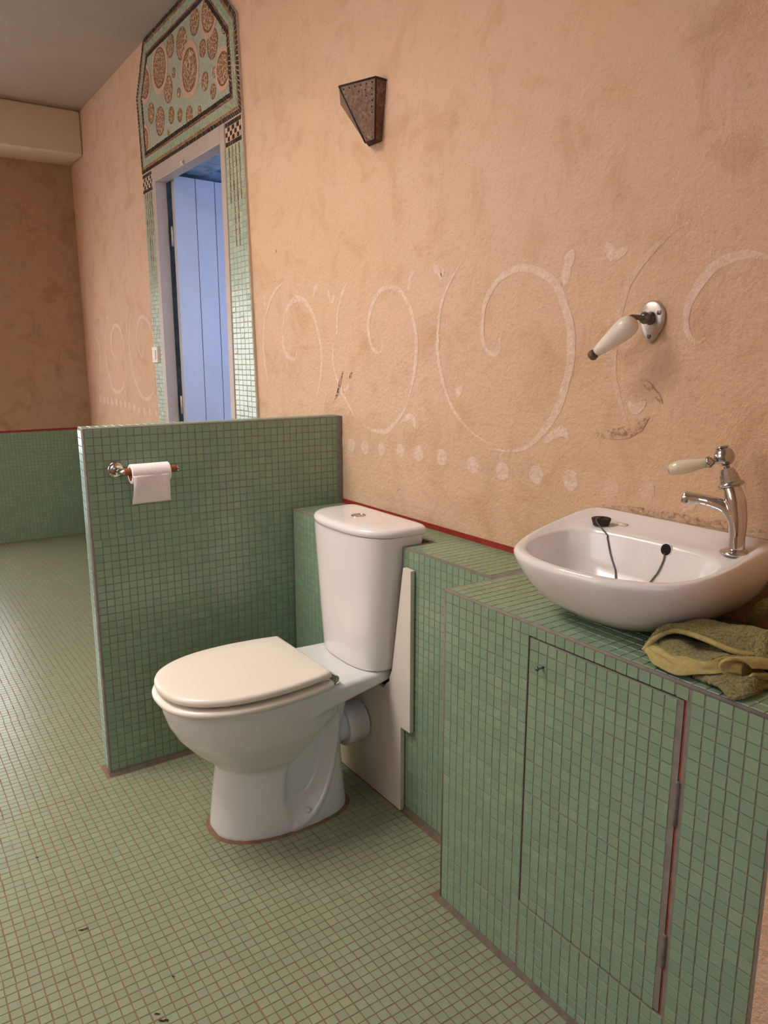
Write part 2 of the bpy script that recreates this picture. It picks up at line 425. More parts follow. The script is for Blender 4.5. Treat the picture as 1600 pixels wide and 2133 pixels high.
# ================================================================== THE SETTING
# floor
fl = G().box((XF-0.3, YF-0.3, -0.12), (XR+0.3, 2.6, 0.0)).obj('floor', 'grout_floor')
struct(fl, 'floor of small pale green mosaic tiles with brown grout', 'floor')
def part_x(y): return XP+PW*(-y/PLEN)
def floor_keep(c):
    x, y = c[0], c[1]
    if part_x(y)-PT-0.008 < x < part_x(y)+0.012 and y > -PLEN-0.006: return False
    if x > XP and x < XV+0.01 and y > -DL-0.012: return False
    if x >= XV-0.016 and y > -DV-0.016: return False
    if x < XF+0.014 or y > -0.012: return False
    return True
nfx, nfy = int((1.45-XF)/PITCHT), int(1.72/PITCHT)
TF = field((XF+0.004, -1.715, 0.0), (1, 0, 0), (0, 1, 0), nfx, nfy, keep=floor_keep, jit=0.0003, tilt=0.003)
lay(fl, TF, 'tile_floor', hide=lambda x, y: y < 1750 and x > 440 or x > 950+(y-1866))
# main wall with the doorway
DX0, DX1, DZ1 = -1.790, -0.910, 2.098
g = G().box((XF-0.25, 0.0, 0), (DX0, 0.24, HC)).box((DX1, 0.0, 0), (XR+0.3, 0.24, HC)).box((DX0, 0.0, DZ1), (DX1, 0.24, HC))
wb = g.obj('wall_back', 'plaster'); struct(wb, 'peach plastered wall with faded white painted scrolls', 'wall')
wl = G().box((XF-0.25, -0.93, 0), (XF, 0.0, HC)).box((XF-0.25, YF-0.2, 0), (XF, -2.16, HC)).box((XF-0.25, -2.16, 2.12), (XF, -0.93, HC)).obj('wall_left', 'plaster_far_shaded')
struct(wl, 'far peach plaster wall, colour darkened for shade, above the low green tiling', 'wall')
wf = G().box((XF, YF-0.25, 0), (-0.55, YF, HC)).box((0.85, YF-0.25, 0), (XR, YF, HC)).box((-0.55, YF-0.25, 0), (0.85, YF, 0.95)).box((-0.55, YF-0.25, 2.25), (0.85, YF, HC)).obj('wall_front', 'plaster')
struct(wf, 'peach plastered wall opposite the painted wall, out of view', 'wall')
wr = G().box((XR, YF-0.25, 0), (XR+0.25, -1.90, HC)).box((XR, -0.60, 0), (XR+0.25, 0.0, HC)).box((XR, -1.9, 2.3), (XR+0.25, -0.6, HC)).box((XR, -1.9, 0), (XR+0.25, -0.6, 0.9)).obj('wall_right', 'plaster')
struct(wr, 'plastered wall behind the camera, out of view', 'wall')
nib = box('wall_end', (XE, -DV-0.012, 0), (XE+0.14, 0.0, HC), 'plaster', None)
struct(nib, 'narrow peach wall end at the right of the tiled vanity', 'wall')
ce = G().box((XF-0.25, YF-0.25, HC), (RWX-0.60, 0.24, HC+0.64)).box((RWX+0.60, YF-0.25, HC), (XR+0.25, 0.24, HC+0.64)).box((RWX-0.60, YF-0.25, HC), (RWX+0.60, RWY-0.65, HC+0.64)).box((RWX-0.60, RWY+0.65, HC), (RWX+0.60, 0.24, HC+0.64)).obj('ceiling', 'ceiling'); struct(ce, 'plain grey-white ceiling', 'ceiling')
bmm = box('ceiling_beam', (XF, YF, HB), (XB, 0.0, HC), 'beam', None, bevel=0.012); struct(bmm, 'plastered boxed beam under the ceiling along the far wall', 'beam')
# window frames behind the view (they only light and mirror)
def window(name, cx, cy, cz, w, h, along, label):
    g = G(); t = 0.045
    def bar(u0, u1, z0, z1):
        if along == 'x': g.box((cx+u0, cy-0.03, cz+z0), (cx+u1, cy+0.03, cz+z1))
        else: g.box((cx-0.03, cy+u0, cz+z0), (cx+0.03, cy+u1, cz+z1))
    bar(-w/2, -w/2+t, -h/2, h/2); bar(w/2-t, w/2, -h/2, h/2); bar(-w/2+t, w/2-t, h/2-t, h/2); bar(-w/2+t, w/2-t, -h/2, -h/2+t)
    bar(-0.025, 0.025, -h/2+t, h/2-t)
    o = g.obj(name, 'window_paint'); struct(o, label, 'window')
window('window_1', XF-0.10, -1.545, 1.06, 1.23, 2.12, 'y', 'tall French window frame in the far wall, out of view')
gw = G(); x0_, x1_, y0_, y1_ = RWX-0.60, RWX+0.60, RWY-0.65, RWY+0.65  # unseen shaft, deepened to keep roof light off the upper wall
for a_, b_ in (((x0_, y0_, HC), (x0_+0.03, y1_, HC+0.60)), ((x1_-0.03, y0_, HC), (x1_, y1_, HC+0.60)), ((x0_+0.03, y0_, HC), (x1_-0.03, y0_+0.03, HC+0.60)), ((x0_+0.03, y1_-0.03, HC), (x1_-0.03, y1_, HC+0.60))): gw.box(a_, b_)
struct(gw.obj('window_4', 'window_paint'), 'unseen roof window shaft, deepened to narrow its light', 'window')
window('window_2', 0.15, YF-0.12, 1.60, 1.40, 1.30, 'x', 'window frame in the wall opposite, out of view')
window('window_3', XR+0.12, -1.25, 1.60, 1.30, 1.40, 'y', 'window frame behind the camera, out of view')

# low tiling of the far wall and of the main wall beyond the partition
dd = G().box((XF, -0.93, 0), (XF+0.008, 0.0, HF)).box((XF+0.008, -0.008, 0), (-1.99, 0.0, HF)).obj('wall_dado', 'grout')
struct(dd, 'dark green mosaic tiling along the foot of the far wall', 'tiling')
fixed = face(field((XF+0.008, -0.012, 0.006), (0, -1, 0), (0, 0, 1), 41, 33), (1, 0, 0))
fixed += face(field((XF+0.012, -0.008, 0.006), (1, 0, 0), (0, 0, 1), int(1.4/PITCHT), 33), (0, -1, 0))
joined_tiles('small_tiles', fixed, TS, TH, 'tile', dd)
t1 = box('trim_1', (XP, -0.0025, HL), (1.12, 0.0, HL+0.0145), 'red'); struct(t1, 'thin red painted line on the wall above the tiled ledge', 'trim')
t2 = box('trim_2', (XF, -0.93, HF), (XF+0.003, 0.0, HF+0.012), 'red'); struct(t2, 'thin red painted line above the far wall tiling', 'trim')

# partition
e = np.array([part_x(-PLEN), -PLEN, 0]); w0 = np.array([XP, 0, 0.0])
pdir = (e-w0)/np.linalg.norm(e-w0); pn = np.array([-pdir[1], pdir[0], 0.0])           # pn points to +X
g = G().add([w0-pn*PT, w0, e, e-pn*PT]+[p+np.array([0, 0, PH]) for p in (w0-pn*PT, w0, e, e-pn*PT)], [(0, 1, 2, 3), (4, 5, 6, 7), (0, 1, 5, 4), (1, 2, 6, 5), (2, 3, 7, 6), (3, 0, 4, 7)])
pa = g.obj('wall_partition', 'grout', None, bevel=0.005, seg=2); struct(pa, 'half-height partition wall covered in green mosaic tiles', 'partition')
ncol = 36; start = e - pdir*0.008
Tp = field(start+np.array([0, 0, PH-0.006]), -pdir, (0, 0, -1), ncol, 46, pitch=0.0219)
Tt = field(w0-pn*PT+np.array([0, -0.02, PH])+pn*0.005, pn, pdir, 2, 36, pitch=0.0219)
Te = field(e-pn*(PT-0.006)+np.array([0, 0, PH-0.006]), pn, (0, 0, -1), 2, 46)
Tb = field(w0-pn*PT+np.array([0, 0, PH-0.006])+pdir*0.012, pdir, (0, 0, -1), 36, 46)
TALL = face(Tp, pn)+face(Tt, (0, 0, 1))+face(Te, pdir)+face(Tb, -pn)
def hide_part(x, y):
    return (y > 1050 and x > 612) or (y > 1320+abs(x-560)*0.45 and x > 325) or (250 < x < 375 and 955 < y < 1055)
lay(pa, TALL, 'tile', hide=hide_part)
# cement fillet between partition and wall, skirting grout at its foot
gg = G().add([w0+pn*0.0, w0+pn*0.004, w0+pn*0.004+pdir*0.019, w0+pdir*0.019]+[p+np.array([0, 0, PH-0.002]) for p in (w0, w0+pn*0.004, w0+pn*0.004+pdir*0.019, w0+pdir*0.019)],
             [(0, 1, 2, 3), (4, 5, 6, 7), (0, 1, 5, 4), (1, 2, 6, 5), (2, 3, 7, 6), (3, 0, 4, 7)])
gg.obj('cement_fillet', 'grout', pa)
gg = G().prism([(0, 0), (0.009, 0), (0, 0.011)], lambda a, b: e+pn*a+np.array([0, 0, b]), lambda a, b: w0+pdir*0.19+pn*a+np.array([0, 0, b])); gg.obj('foot_fillet', 'grout_dirty', pa)

# ledge behind the toilet (recessed around the cistern)
CX = 0.332
le = thing('tiled_ledge', (0.35, -0.09, 0), 'green mosaic tiled ledge along the wall behind the toilet', 'ledge')
LX0, LX1 = 0.140, 0.5195
g = G().box((XP+0.001, -DL, 0), (LX0, -0.001, HL)).box((LX1, -DL, 0), (XV, -0.001, HL)).box((LX0, -0.098, 0), (LX1, -0.001, HL))
body = g.obj('body', 'grout', le)
Tl = face(field((XP+0.004, -DL, HL-0.005), (1, 0, 0), (0, 0, -1), 9, 33), (0, -1, 0))
Tl += face(field((LX1+0.003, -DL, HL-0.005), (1, 0, 0), (0, 0, -1), 15, 33, keep=lambda c: c[0] < XV-0.006), (0, -1, 0))
Tl += face(field((XP+0.006, -DL+0.005, HL), (1, 0, 0), (0, 1, 0), 45, 8, keep=lambda c: c[0] < XV+0.04 and not (LX0-0.012 < c[0] < LX1+0.012 and c[1] < -0.098) and c[1] < -0.010 and (c[0] < XV-0.012)), (0, 0, 1))
lay(le, Tl, 'tile', hide=lambda x, y: 655 < x < 850 and y > 1075 or (y > 1190 and 730 < x < 835))
G().prism([(0, 0), (0.009, 0), (0, 0.011)], lambda a, b: (LX1, -DL-a, b), lambda a, b: (XV, -DL-a, b)).obj('foot_fillet', 'grout_dirty', le)

# vanity
va = thing('tiled_vanity', (1.22, -0.17, 0), 'green mosaic tiled washstand under the basin with a cabinet door', 'vanity')
CD0, CD1, CZ0, CZ1 = 1.110, 1.436, 0.161, 0.716
WT = 0.03
g = G().box((XV, -DV, 0), (CD0, -DV+WT, HL)).box((CD1, -DV, 0), (XE-0.002, -DV+WT, HL)).box((CD0, -DV, 0), (CD1, -DV+WT, CZ0)).box((CD0, -DV, CZ1), (CD1, -DV+WT, HL))
g.box((XV, -DV+WT, 0), (XV+WT, -0.001, HL-0.03)).box((XV, -DV+WT, HL-0.03), (XE-0.002, -0.001, HL))
g.box((XE-0.032, -DV+WT, 0), (XE-0.002, -0.001, HL-0.03))
g.obj('body', 'grout', va)
box('cupboard_back', (CD0, -DV+0.05, CZ0-0.02), (CD1, -DV+0.056, CZ1+0.02), 'rust_edge', va)
box('door_jamb_edge', (CD1-0.0032, -DV+0.0006, CZ0+0.002), (CD1-0.0002, -DV+0.022, CZ1-0.002), 'rust_edge', va)
def fr_keep(c): return not (CD0-0.004 < c[0] < CD1+0.008 and CZ0-0.008 < c[2] < CZ1+0.006) and c[0] < XE-0.012 and c[2] > 0.012
Tv = field((XV+0.006, -DV, HL-0.003), (1, 0, 0), (0, 0, -1), 12, 34, pitch=0.0219, keep=lambda c: c[0] < CD0-0.002 and c[2] > 0.012)
Tv += field((XV+0.006+11*0.0219, -DV, HL-0.003), (1, 0, 0), (0, 0, -1), 16, 1, pitch=0.0219, keep=lambda c: c[0] < CD1+0.004)
Tv += field((CD0+0.002, -DV, CZ0-0.002), (1, 0, 0), (0, 0, -1), 15, 7, pitch=0.0219, keep=lambda c: c[2] > 0.012)
Tv += field((CD1+0.006, -DV, HL-0.003), (1, 0, 0), (0, 0, -1), 7, 34, pitch=0.0219, keep=fr_keep)
Tv = face(Tv, (0, -1, 0))
Tv += face(field((XV+0.006, -DV+0.007, HL), (1, 0, 0), (0, 1, 0), 33, 15, pitch=0.0219, keep=lambda c: c[1] < -0.010 and c[0] < XE-0.012), (0, 0, 1))
Tv += face(field((XV, -DV+0.004, HL-0.005), (0, 1, 0), (0, 0, -1), 6, 33), (-1, 0, 0))
lay(va, Tv, 'tile', hide=lambda x, y: (x > 1085 and y < 1200) or (x > 1345 and 1260 < y < 1440))
door = box('cabinet_door', (CD0+0.0035, -DV-0.0005, CZ0+0.004), (CD1-0.0045, -DV+0.02, CZ1-0.004), 'grout', va)
door['label'] = 'tiled cabinet door flush in the vanity front'
Td = face(field((CD0+0.0045, -DV-0.0005, CZ1-0.005), (1, 0, 0), (0, 0, -1), 14, 25, pitch=0.0219), (0, -1, 0))
lay(door, Td, 'tile')
hg = G().lathe([(0, 0.003), (0.002, 0.0040), (0.074, 0.0040), (0.076, 0.003)], (CD1-0.0035, -DV-0.0005, 0.505), (0, 0, 1), 12); hg.obj('hinge', 'old_zinc', door, smooth=True)
hg = G().lathe([(0, 0.003), (0.002, 0.0040), (0.06, 0.0040), (0.062, 0.003)], (CD1-0.0035, -DV-0.0005, 0.25), (0, 0, 1), 12); hg.obj('hinge', 'old_zinc', door, smooth=True)
kp = at(1130, 1390, 1, -DV)
G().tube([kp+np.array([0.004, 0, 0.001]), kp+np.array([0.0, -0.012, 0])], 0.0022, 8).lathe([(0, 0.001), (0.001, 0.0045), (0.004, 0.0045), (0.006, 0.002)], kp+np.array([0, -0.011, 0]), (-0.3, -1, 0), 10).obj('nail_knob', 'dark_metal', door, smooth=True)
G().prism([(0, 0), (0.009, 0), (0, 0.011)], lambda a, b: (XV-0.003, -DV-a, b), lambda a, b: (XE-0.004, -DV-a, b)).obj('foot_fillet', 'grout_dirty', va)
# the mortar edge along the front of the top
G().tube([(XV+0.001, -DV+0.003, HL-0.0025), (XE-0.004, -DV+0.003, HL-0.0025)], 0.0042, 8).obj('mortar_edge', 'grout', va, smooth=True)
G().tube([(XV+0.003, -DV+0.003, 0.002), (XV+0.003, -DV+0.003, HL-0.003)], 0.0045, 8).obj('mortar_edge', 'grout', va, smooth=True)

# ------------------------------------------------------------------ doorway, door and mosaic surround
dr = thing('door_1', ((DX0+DX1)/2, 0.05, 0), 'mauve-grey door frame with a white plank door standing open', 'door'); dr['kind'] = 'structure'
FW = 0.044
g = G().box((DX0, -0.016, 0), (DX0+FW, 0.040, DZ1)).box((DX1-FW, -0.016, 0), (DX1, 0.040, DZ1)).box((DX0+FW, -0.016, DZ1-0.066), (DX1-FW, 0.040, DZ1))
g.obj('door_frame', 'frame', dr, bevel=0.003)
G().box((DX0+0.001, 0.040, 0), (DX0+0.012, 0.24, DZ1-0.012)).box((DX1-0.012, 0.040, 0), (DX1-0.001, 0.24, DZ1-0.012)).box((DX0+0.001, 0.040, DZ1-0.012), (DX1-0.001, 0.24, DZ1-0.001)).obj('reveal_lining', 'bluestone', dr)
# leaf swung into the other room, planks side by side
HZ = 2.06
hx = np.array([-1.690, 0.056]); ddir = np.array([-0.100, 1.0]); ddir = ddir/np.linalg.norm(ddir); dn = np.array([ddir[1], -ddir[0]])
def leaf_box(s0, s1, t0, t1, z0, z1):
    P = [hx+ddir*s0+dn*t0, hx+ddir*s1+dn*t0, hx+ddir*s1+dn*t1, hx+ddir*s0+dn*t1]
    return [(p[0], p[1], z0) for p in P]+[(p[0], p[1], z1) for p in P]
BF = [(0, 3, 2, 1), (4, 5, 6, 7), (0, 1, 5, 4), (1, 2, 6, 5), (2, 3, 7, 6), (3, 0, 4, 7)]
leaf = obj('door_leaf', leaf_box(0, 0.80, -0.030, -0.014, 0.02, HZ), BF, 'leaf', dr)
s = 0.0
for wdt in (0.113, 0.103, 0.118, 0.115, 0.115, 0.116, 0.12):
    obj('plank', leaf_box(s, s+wdt-0.0035, -0.014, 0.0, 0.02, HZ), BF, 'leaf', leaf, bevel=0.002); s += wdt
for z in (0.93, 1.74):
    G().lathe([(0, 0.003), (0.004, 0.007), (0.09, 0.007), (0.094, 0.003)], (hx[0]-0.034, hx[1]-0.008, z), (0, 0, 1), 10).obj('hinge', 'steel', leaf, smooth=True)
# hook under the door head
hk = at(389, 342, 1, 0.0)
for dxk in (-0.006, 0.008):
    G().tube([(hk[0]+dxk, -0.018, hk[2]+0.014), (hk[0]+dxk, -0.026, hk[2]+0.004), (hk[0]+dxk, -0.018, hk[2]-0.008)], 0.0035, 8).obj('latch_hook', 'switch', dr, smooth=True)
# the other room
orm = G().box((-1.95, 0.24, 0), (-1.80, 2.5, 2.6)).box((-1.80, 2.4, 0), (0.4, 2.55, 2.6)).box((0.35, 0.24, 0), (0.5, 2.5, 2.6)).obj('wall_other_room', 'bluestone')
struct(orm, 'limewashed walls of the room beyond the door', 'wall')
oc = G().box((-1.80, 0.24, 2.125), (0.35, 2.4, 2.30)).obj('ceiling_other_room', 'bluestone'); struct(oc, 'rough blue-grey ceiling seen through the doorway', 'ceiling')
# mosaic surround
mo = thing('mosaic_surround', (-1.35, 0.0, 2.1), 'green, black and gold mosaic panel with brown discs framing the doorway', 'mosaic')
OUT = [(-1.815, HC-0.004), (-1.968, 2.452), (-1.946, 2.098), (-0.752, 2.098), (-0.772, 2.436), (-1.025, HC-0.004)]
def offset_poly(P, d):
    n = len(P); out = []
    cx = sum(p[0] for p in P)/n; cz = sum(p[1] for p in P)/n; L = []
    for i in range(n):
        a, b = np.array(P[i]), np.array(P[(i+1) % n]); t = (b-a)/np.linalg.norm(b-a); nn = np.array([-t[1], t[0]])
        if nn @ (np.array([cx, cz])-a) < 0: nn = -nn
        L.append((a+nn*d, t))
    for i in range(n):
        (a, t), (b, q) = L[i-1], L[i]
        k = np.linalg.solve(np.array([t, -q]).T, b-a); out.append(tuple(a+t*k[0]))
    return out
yb = -0.010
wall_f = lambda y: (lambda u, v: (u, y, v))
JL = [(-1.946, 2.098), (DX0, 2.098), (DX0, 0.05), (-1.900, 0.05)]
JR = [(DX1, 2.098), (-0.752, 2.098), (-0.700, 0.90), (-0.695, 0.05), (DX1, 0.05)]
g = G().prism(OUT, wall_f(-0.0005), wall_f(yb)).prism(JL, wall_f(-0.0005), wall_f(yb)).prism(JR, wall_f(-0.0005), wall_f(yb))
g.obj('mortar_bed', 'mos_grout', mo)
def row(P, Q, P2, Q2, step, gap, tlist, h=0.0016):
    """tesserae between edge P-Q and edge P2-Q2"""
    P, Q, P2, Q2 = map(np.array, (P, Q, P2, Q2)); n = max(1, int(round(np.linalg.norm(Q-P)/step)))
    for i in range(n):
        a0, a1 = (i+gap)/n, (i+1-gap)/n
        q = [P+(Q-P)*a0, P+(Q-P)*a1, P2+(Q2-P2)*a1, P2+(Q2-P2)*a0]
        j = rng.normal(0, 0.0005, 2); tlist.append([p+j for p in q])
def tess_obj(name, quads, mat, h=0.0016, parent=mo, stuff=True):
    V, F = [], []
    for q in quads:
        k = len(V); c = sum(q)/4; dy = rng.normal(0, 0.0003)
        V += [(p[0], yb, p[1]) for p in q]; ins = [c+(p-c)*0.90 for p in q]; V += [(p[0], yb-h+dy+rng.normal(0, 0.0002), p[1]) for p in ins]
        F += [(k+4, k+5, k+6, k+7)]+[(k+i, k+(i+1) % 4, k+4+(i+1) % 4, k+4+i) for i in range(4)]
    o = obj(name, V, F, mat, parent)
    if stuff: o['kind'] = 'stuff'
    return o
def band(d0, d1, step, gap):
    A, B = offset_poly(OUT, d0), offset_poly(OUT, d1); q = []
    for i in range(len(A)): row(A[i], A[(i+1) % 6], B[i], B[(i+1) % 6], step, gap, q)
    return q
tess_obj('black_outer_border', band(0.001, 0.019, 0.0175, 0.11), 'mos_black')
tess_obj('gold_line', band(0.0205, 0.030, 0.0145, 0.08), 'mos_gold')
tess_obj('green_band', band(0.031, 0.047, 0.013, 0.06)+band(0.048, 0.064, 0.013, 0.06), 'mos_green')
tess_obj('brown_line', band(0.0655, 0.073, 0.0145, 0.08), 'mos_brown')
tess_obj('black_inner_border', band(0.0745, 0.0915, 0.0175, 0.11), 'mos_black', 0.0024)
INN = offset_poly(OUT, 0.091)
G().prism(INN, wall_f(yb+0.001), wall_f(yb-0.0008)).obj('green_field', 'mos_field', mo)
def clip(poly, conv):
    n = len(conv); cx = np.mean(conv, axis=0)
    for i in range(n):
        a, b = np.array(conv[i]), np.array(conv[(i+1) % n]); t = b-a; nn = np.array([-t[1], t[0]])
        if nn @ (cx-a) < 0: nn = -nn
        out = []
        for k in range(len(poly)):
            p, q = poly[k-1], poly[k]; sp, sq = nn @ (p-a), nn @ (q-a)
            if sp >= 0: out.append(p)
            if sp*sq < 0: out.append(p+(q-p)*(sp/(sp-sq)))
        poly = out
        if len(poly) < 3: return []
    return poly
discs = [(360, 760, 235, 1), (480, 515, 138, 0), (605, 490, 190, 0), (695, 785, 252, 1), (750, 250, 160, 0), (950, 490, 180, 0), (907, 150, 225, 1), (840, 545, 105, 0), (1085, 290, 100, 0),
         (1070, 770, 195, 1), (970, 808, 65, 0), (866, 910, 112, 0), (957, 1020, 92, 0), (518, 812, 60, 0), (575, 1035, 60, 0), (457, 1000, 158, 0), (200, 940, 172, 1), (265, 1262, 122, 0), (365, 1352, 168, 0),
         (492, 1285, 100, 0), (587, 1283, 82, 0), (692, 1290, 115, 0), (805, 1235, 58, 0), (195, 1570, 145, 1), (457, 1478, 35, 0),
         (560, 200, 90, 0), (640, 60, 120, 0), (800, -40, 110, 0), (1010, -80, 90, 0)]
lift = 0
for cxp, cyp, ry, halo in sorted(discs, key=lambda d: d[3]):
    c3 = at(270+cxp/5.333, cyp/5.333, 1, 0.0); tp = at(270+cxp/5.333, (cyp-ry)/5.333, 1, 0.0)
    c = np.array([c3[0], c3[2]]); r = abs(tp[2]-c3[2])*1.0
    if c[1]-r*0.5 > HC-0.10: continue
    circ = lambda rad, n=40: [c+rad*np.array([math.cos(2*PI*k/n), math.sin(2*PI*k/n)])*(1+0.02*math.sin(3*2*PI*k/n+cxp)) for k in range(n)]
    base = -0.0014 if halo else -0.0002
    if halo:
        hp = clip(circ(r*1.32), INN)
        if hp: G().prism([tuple(p) for p in hp], wall_f(yb+0.0005), wall_f(yb-0.0022)).obj('pink_halo', 'mos_pink', mo)
    dp = clip(circ(r), INN)
    if not dp: continue
    G().prism([tuple(p) for p in dp], wall_f(yb+0.0005), wall_f(yb+base-0.0014)).obj('brown_disc', 'mos_disc', mo)
    # dark rim of small pieces
    q = []; n = max(12, int(2*PI*r/0.010))
    for k in range(n):
        a0, a1 = 2*PI*(k+0.08)/n, 2*PI*(k+0.92)/n
        d0 = np.array([math.cos(a0), math.sin(a0)]); d1 = np.array([math.cos(a1), math.sin(a1)]); wd_ = min(0.007, r*0.2)
        qq = [c+d0*r, c+d1*r, c+d1*(r-wd_), c+d0*(r-wd_)]
        if all(len(clip([p-1e-5, p+np.array([2e-5, 0]), p+np.array([0, 2e-5])], INN)) >= 3 for p in qq): q.append(qq)
    if q: tess_obj('disc_rim', q, 'mos_brown', 0.0034 if halo else 0.0019)
# checkered corners and door-side strips
for (xa, xb, side) in ((-1.944, DX0-0.003, 0), (DX1+0.003, -0.757, 1)):
    blk, pnk = [], []
    z = 2.094; n = 7
    for rr in range(5):
        hgt = 0.0175; zz0, zz1 = z-0.001, z-hgt+0.001
        for k in range(n):
            a, b = xa+(xb-xa)*(k+0.08)/n, xa+(xb-xa)*(k+0.92)/n
            q = [np.array(p) for p in ((a, zz0), (b, zz0), (b, zz1), (a, zz1))]
            (blk if rr in (0, 4) or (k+rr) % 2 == 0 else pnk).append(q)
        z -= hgt
    tess_obj('black_checks', blk, 'mos_black'); tess_obj('pink_checks', pnk, 'mos_pink')
    ZT = z-0.002
    grn, lines_q = [], []
    ncol2 = 5; nrow = int((ZT-0.06)/0.0205)
    zt = ZT
    def edge(zz):      # outer edge of the strip
        if side == 0: return -1.944+(2.098-zz)/2.048*0.046+0.003
        return (-0.755+(2.098-zz)/1.198*0.052) if zz > 0.90 else -0.703
    xin = (DX0-0.004) if side == 0 else (DX1+0.004)
    for rr in range(nrow):
        z0, z1 = zt-0.0008, zt-0.0197; zm = (z0+z1)/2
        x0, x1 = (edge(zm), xin) if side == 0 else (xin, edge(zm))
        step = (x1-x0)/ncol2
        has = [zm > 1.79, zm > 1.637, zm > 1.637, zm > 1.79]
        for k in range(ncol2):
            l = x0+step*k+(0.0045 if k > 0 and has[k-1] else 0.0009); r_ = x0+step*(k+1)-(0.0045 if k < 4 and has[min(k, 3)] else 0.0009)
            j = rng.normal(0, 0.0006)
            grn.append([np.array(p) for p in ((l, z0+j), (r_, z0+j), (r_, z1+j), (l, z1+j))])
        for k in range(1, ncol2):
            if has[k-1] and rr % 2 == 0:
                l = x0+step*k
                lines_q.append([np.array(p) for p in ((l-0.0032, z0), (l+0.0032, z0), (l+0.0032, z0-0.0385), (l-0.0032, z0-0.0385))])
        zt -= 0.0205
    tess_obj('green_strip', grn, 'mos_green', 0.002); tess_obj('red_brown_lines', lines_q, 'mos_brown', 0.002)

# ------------------------------------------------------------------ painted scrolls on the main wall
def wpt(px, py): p = at(px, py, 1, 0.0); return np.array([p[0], p[2]])
def stroke(pts, o, sc, w, mat='paint', n=None, taper=True, yy=-0.0006):
    P = np.array([wpt(o[0]+x/sc, o[1]+y/sc) for x, y in pts])
    n = n or max(10, 6*len(P)); C = crom(P, n); V, F = [], []
    ww = w*(1+0.18*np.sin(np.linspace(0, 9, n)+rng.uniform(0, 6))+rng.normal(0, 0.06, n))
    if taper: ww = ww*np.clip(np.minimum(np.linspace(0.25, 4, n), np.linspace(4, 0.25, n)), 0, 1)
    for i in range(n):
        t = C[min(i+1, n-1)]-C[max(i-1, 0)]; t /= max(np.linalg.norm(t), 1e-9); nn = np.array([-t[1], t[0]])
        for sgn in (-0.5, 0.5): q = C[i]+nn*ww[i]*sgn; V.append((q[0], yy, q[1]))
    F = [(2*i, 2*i+1, 2*i+3, 2*i+2) for i in range(n-1)]
    return obj('painted_scroll', V, F, mat, wb)
def stain(pts, w, mat='stain', name='wall_stain'):
    o = stroke(pts, (0, 0), 1, w, mat, yy=-0.0011); o.name = name
def blob(cx, cy, rx, ry, o, sc, mat='paint', name='painted_dot'):
    c = wpt(o[0]+cx/sc, o[1]+cy/sc); a = wpt(o[0]+(cx+rx)/sc, o[1]+cy/sc); b = wpt(o[0]+cx/sc, o[1]+(cy+ry)/sc)
    ru, rv = abs(a[0]-c[0]), abs(b[1]-c[1]); n = 22
    V = [(c[0], -0.0006, c[1])]+[(c[0]+ru*math.cos(2*PI*k/n)*(1+rng.normal(0, 0.04)), -0.0006, c[1]+rv*math.sin(2*PI*k/n)*(1+rng.normal(0, 0.04))) for k in range(n)]
    return obj(name, V, [(0, 1+k, 1+(k+1) % n) for k in range(n)], mat, wb)
A4, S4 = (540, 560), 4.444
stroke([(235, 110), (140, 220), (70, 400), (45, 560), (42, 750), (60, 920), (88, 1060)], A4, S4, 0.012)
stroke([(100, 1100), (140, 1210), (220, 1350)], A4, S4, 0.008, 'paint_faint')
stroke([(345, 760), (340, 830), (280, 820), (230, 740), (217, 560)], A4, S4, 0.017)
stroke([(217, 560), (240, 420), (300, 310), (370, 275), (440, 320), (500, 420), (550, 600), (580, 800), (575, 950), (555, 1080), (530, 1190)], A4, S4, 0.017)
stroke([(45, 210), (50, 300), (62, 390)], A4, S4, 0.010); stroke([(550, 145), (515, 190), (502, 260)], A4, S4, 0.018); stroke([(640, 190), (655, 270), (675, 300), (700, 230)], A4, S4, 0.016)
stroke([(825, 100), (760, 260), (725, 430), (722, 540), (715, 640)], A4, S4, 0.012); stroke([(682, 700), (690, 900), (745, 1090), (810, 1230), (880, 1360)], A4, S4, 0.013)
stroke([(960, 1445), (1050, 1490), (1130, 1510), (1200, 1490), (1290, 1390), (1380, 1250)], A4, S4, 0.013)
stroke([(1132, 650), (1145, 720), (1110, 780), (1050, 730), (1018, 620), (1012, 500), (1040, 360), (1100, 230), (1180, 170), (1270, 180), (1340, 245), (1400, 370), (1440, 520), (1455, 700), (1445, 900), (1410, 1100), (1370, 1250)], A4, S4, 0.015)
stroke([(1435, 20), (1400, 80), (1380, 200)], A4, S4, 0.014); stroke([(1320, 1415), (1390, 1370), (1435, 1410), (1442, 1480)], A4, S4, 0.018); stroke([(785, 1075), (805, 1120), (835, 1070)], A4, S4, 0.014)
for q in [(775, 1600, 14, 45), (855, 1630, 33, 62), (980, 1650, 35, 68), (1135, 1670, 32, 68), (1310, 1685, 38, 66), (1480, 1710, 42, 74)]: blob(*q, A4, S4)
A5, S5 = (880, 480), 3.808
stroke([(340, 215), (255, 340), (180, 500), (140, 640), (122, 850), (125, 1000), (165, 1200), (240, 1410), (370, 1580), (550, 1710)], A5, S5, 0.011)
stroke([(580, 1735), (680, 1750), (780, 1740), (880, 1680), (1000, 1540), (1090, 1380), (1140, 1200), (1175, 1050), (1180, 800), (1130, 600), (1060, 430), (960, 345), (840, 300), (740, 305), (640, 360), (560, 450), (500, 570), (478, 700), (478, 860), (512, 950), (570, 985), (612, 950), (610, 860)], A5, S5, 0.019, 'paint', 120)
stroke([(1195, 150), (1155, 270), (1130, 430)], A5, S5, 0.026); stroke([(80, 275), (130, 330), (150, 365), (170, 300)], A5, S5, 0.015); stroke([(275, 1325), (290, 1280), (318, 1240)], A5, S5, 0.020)
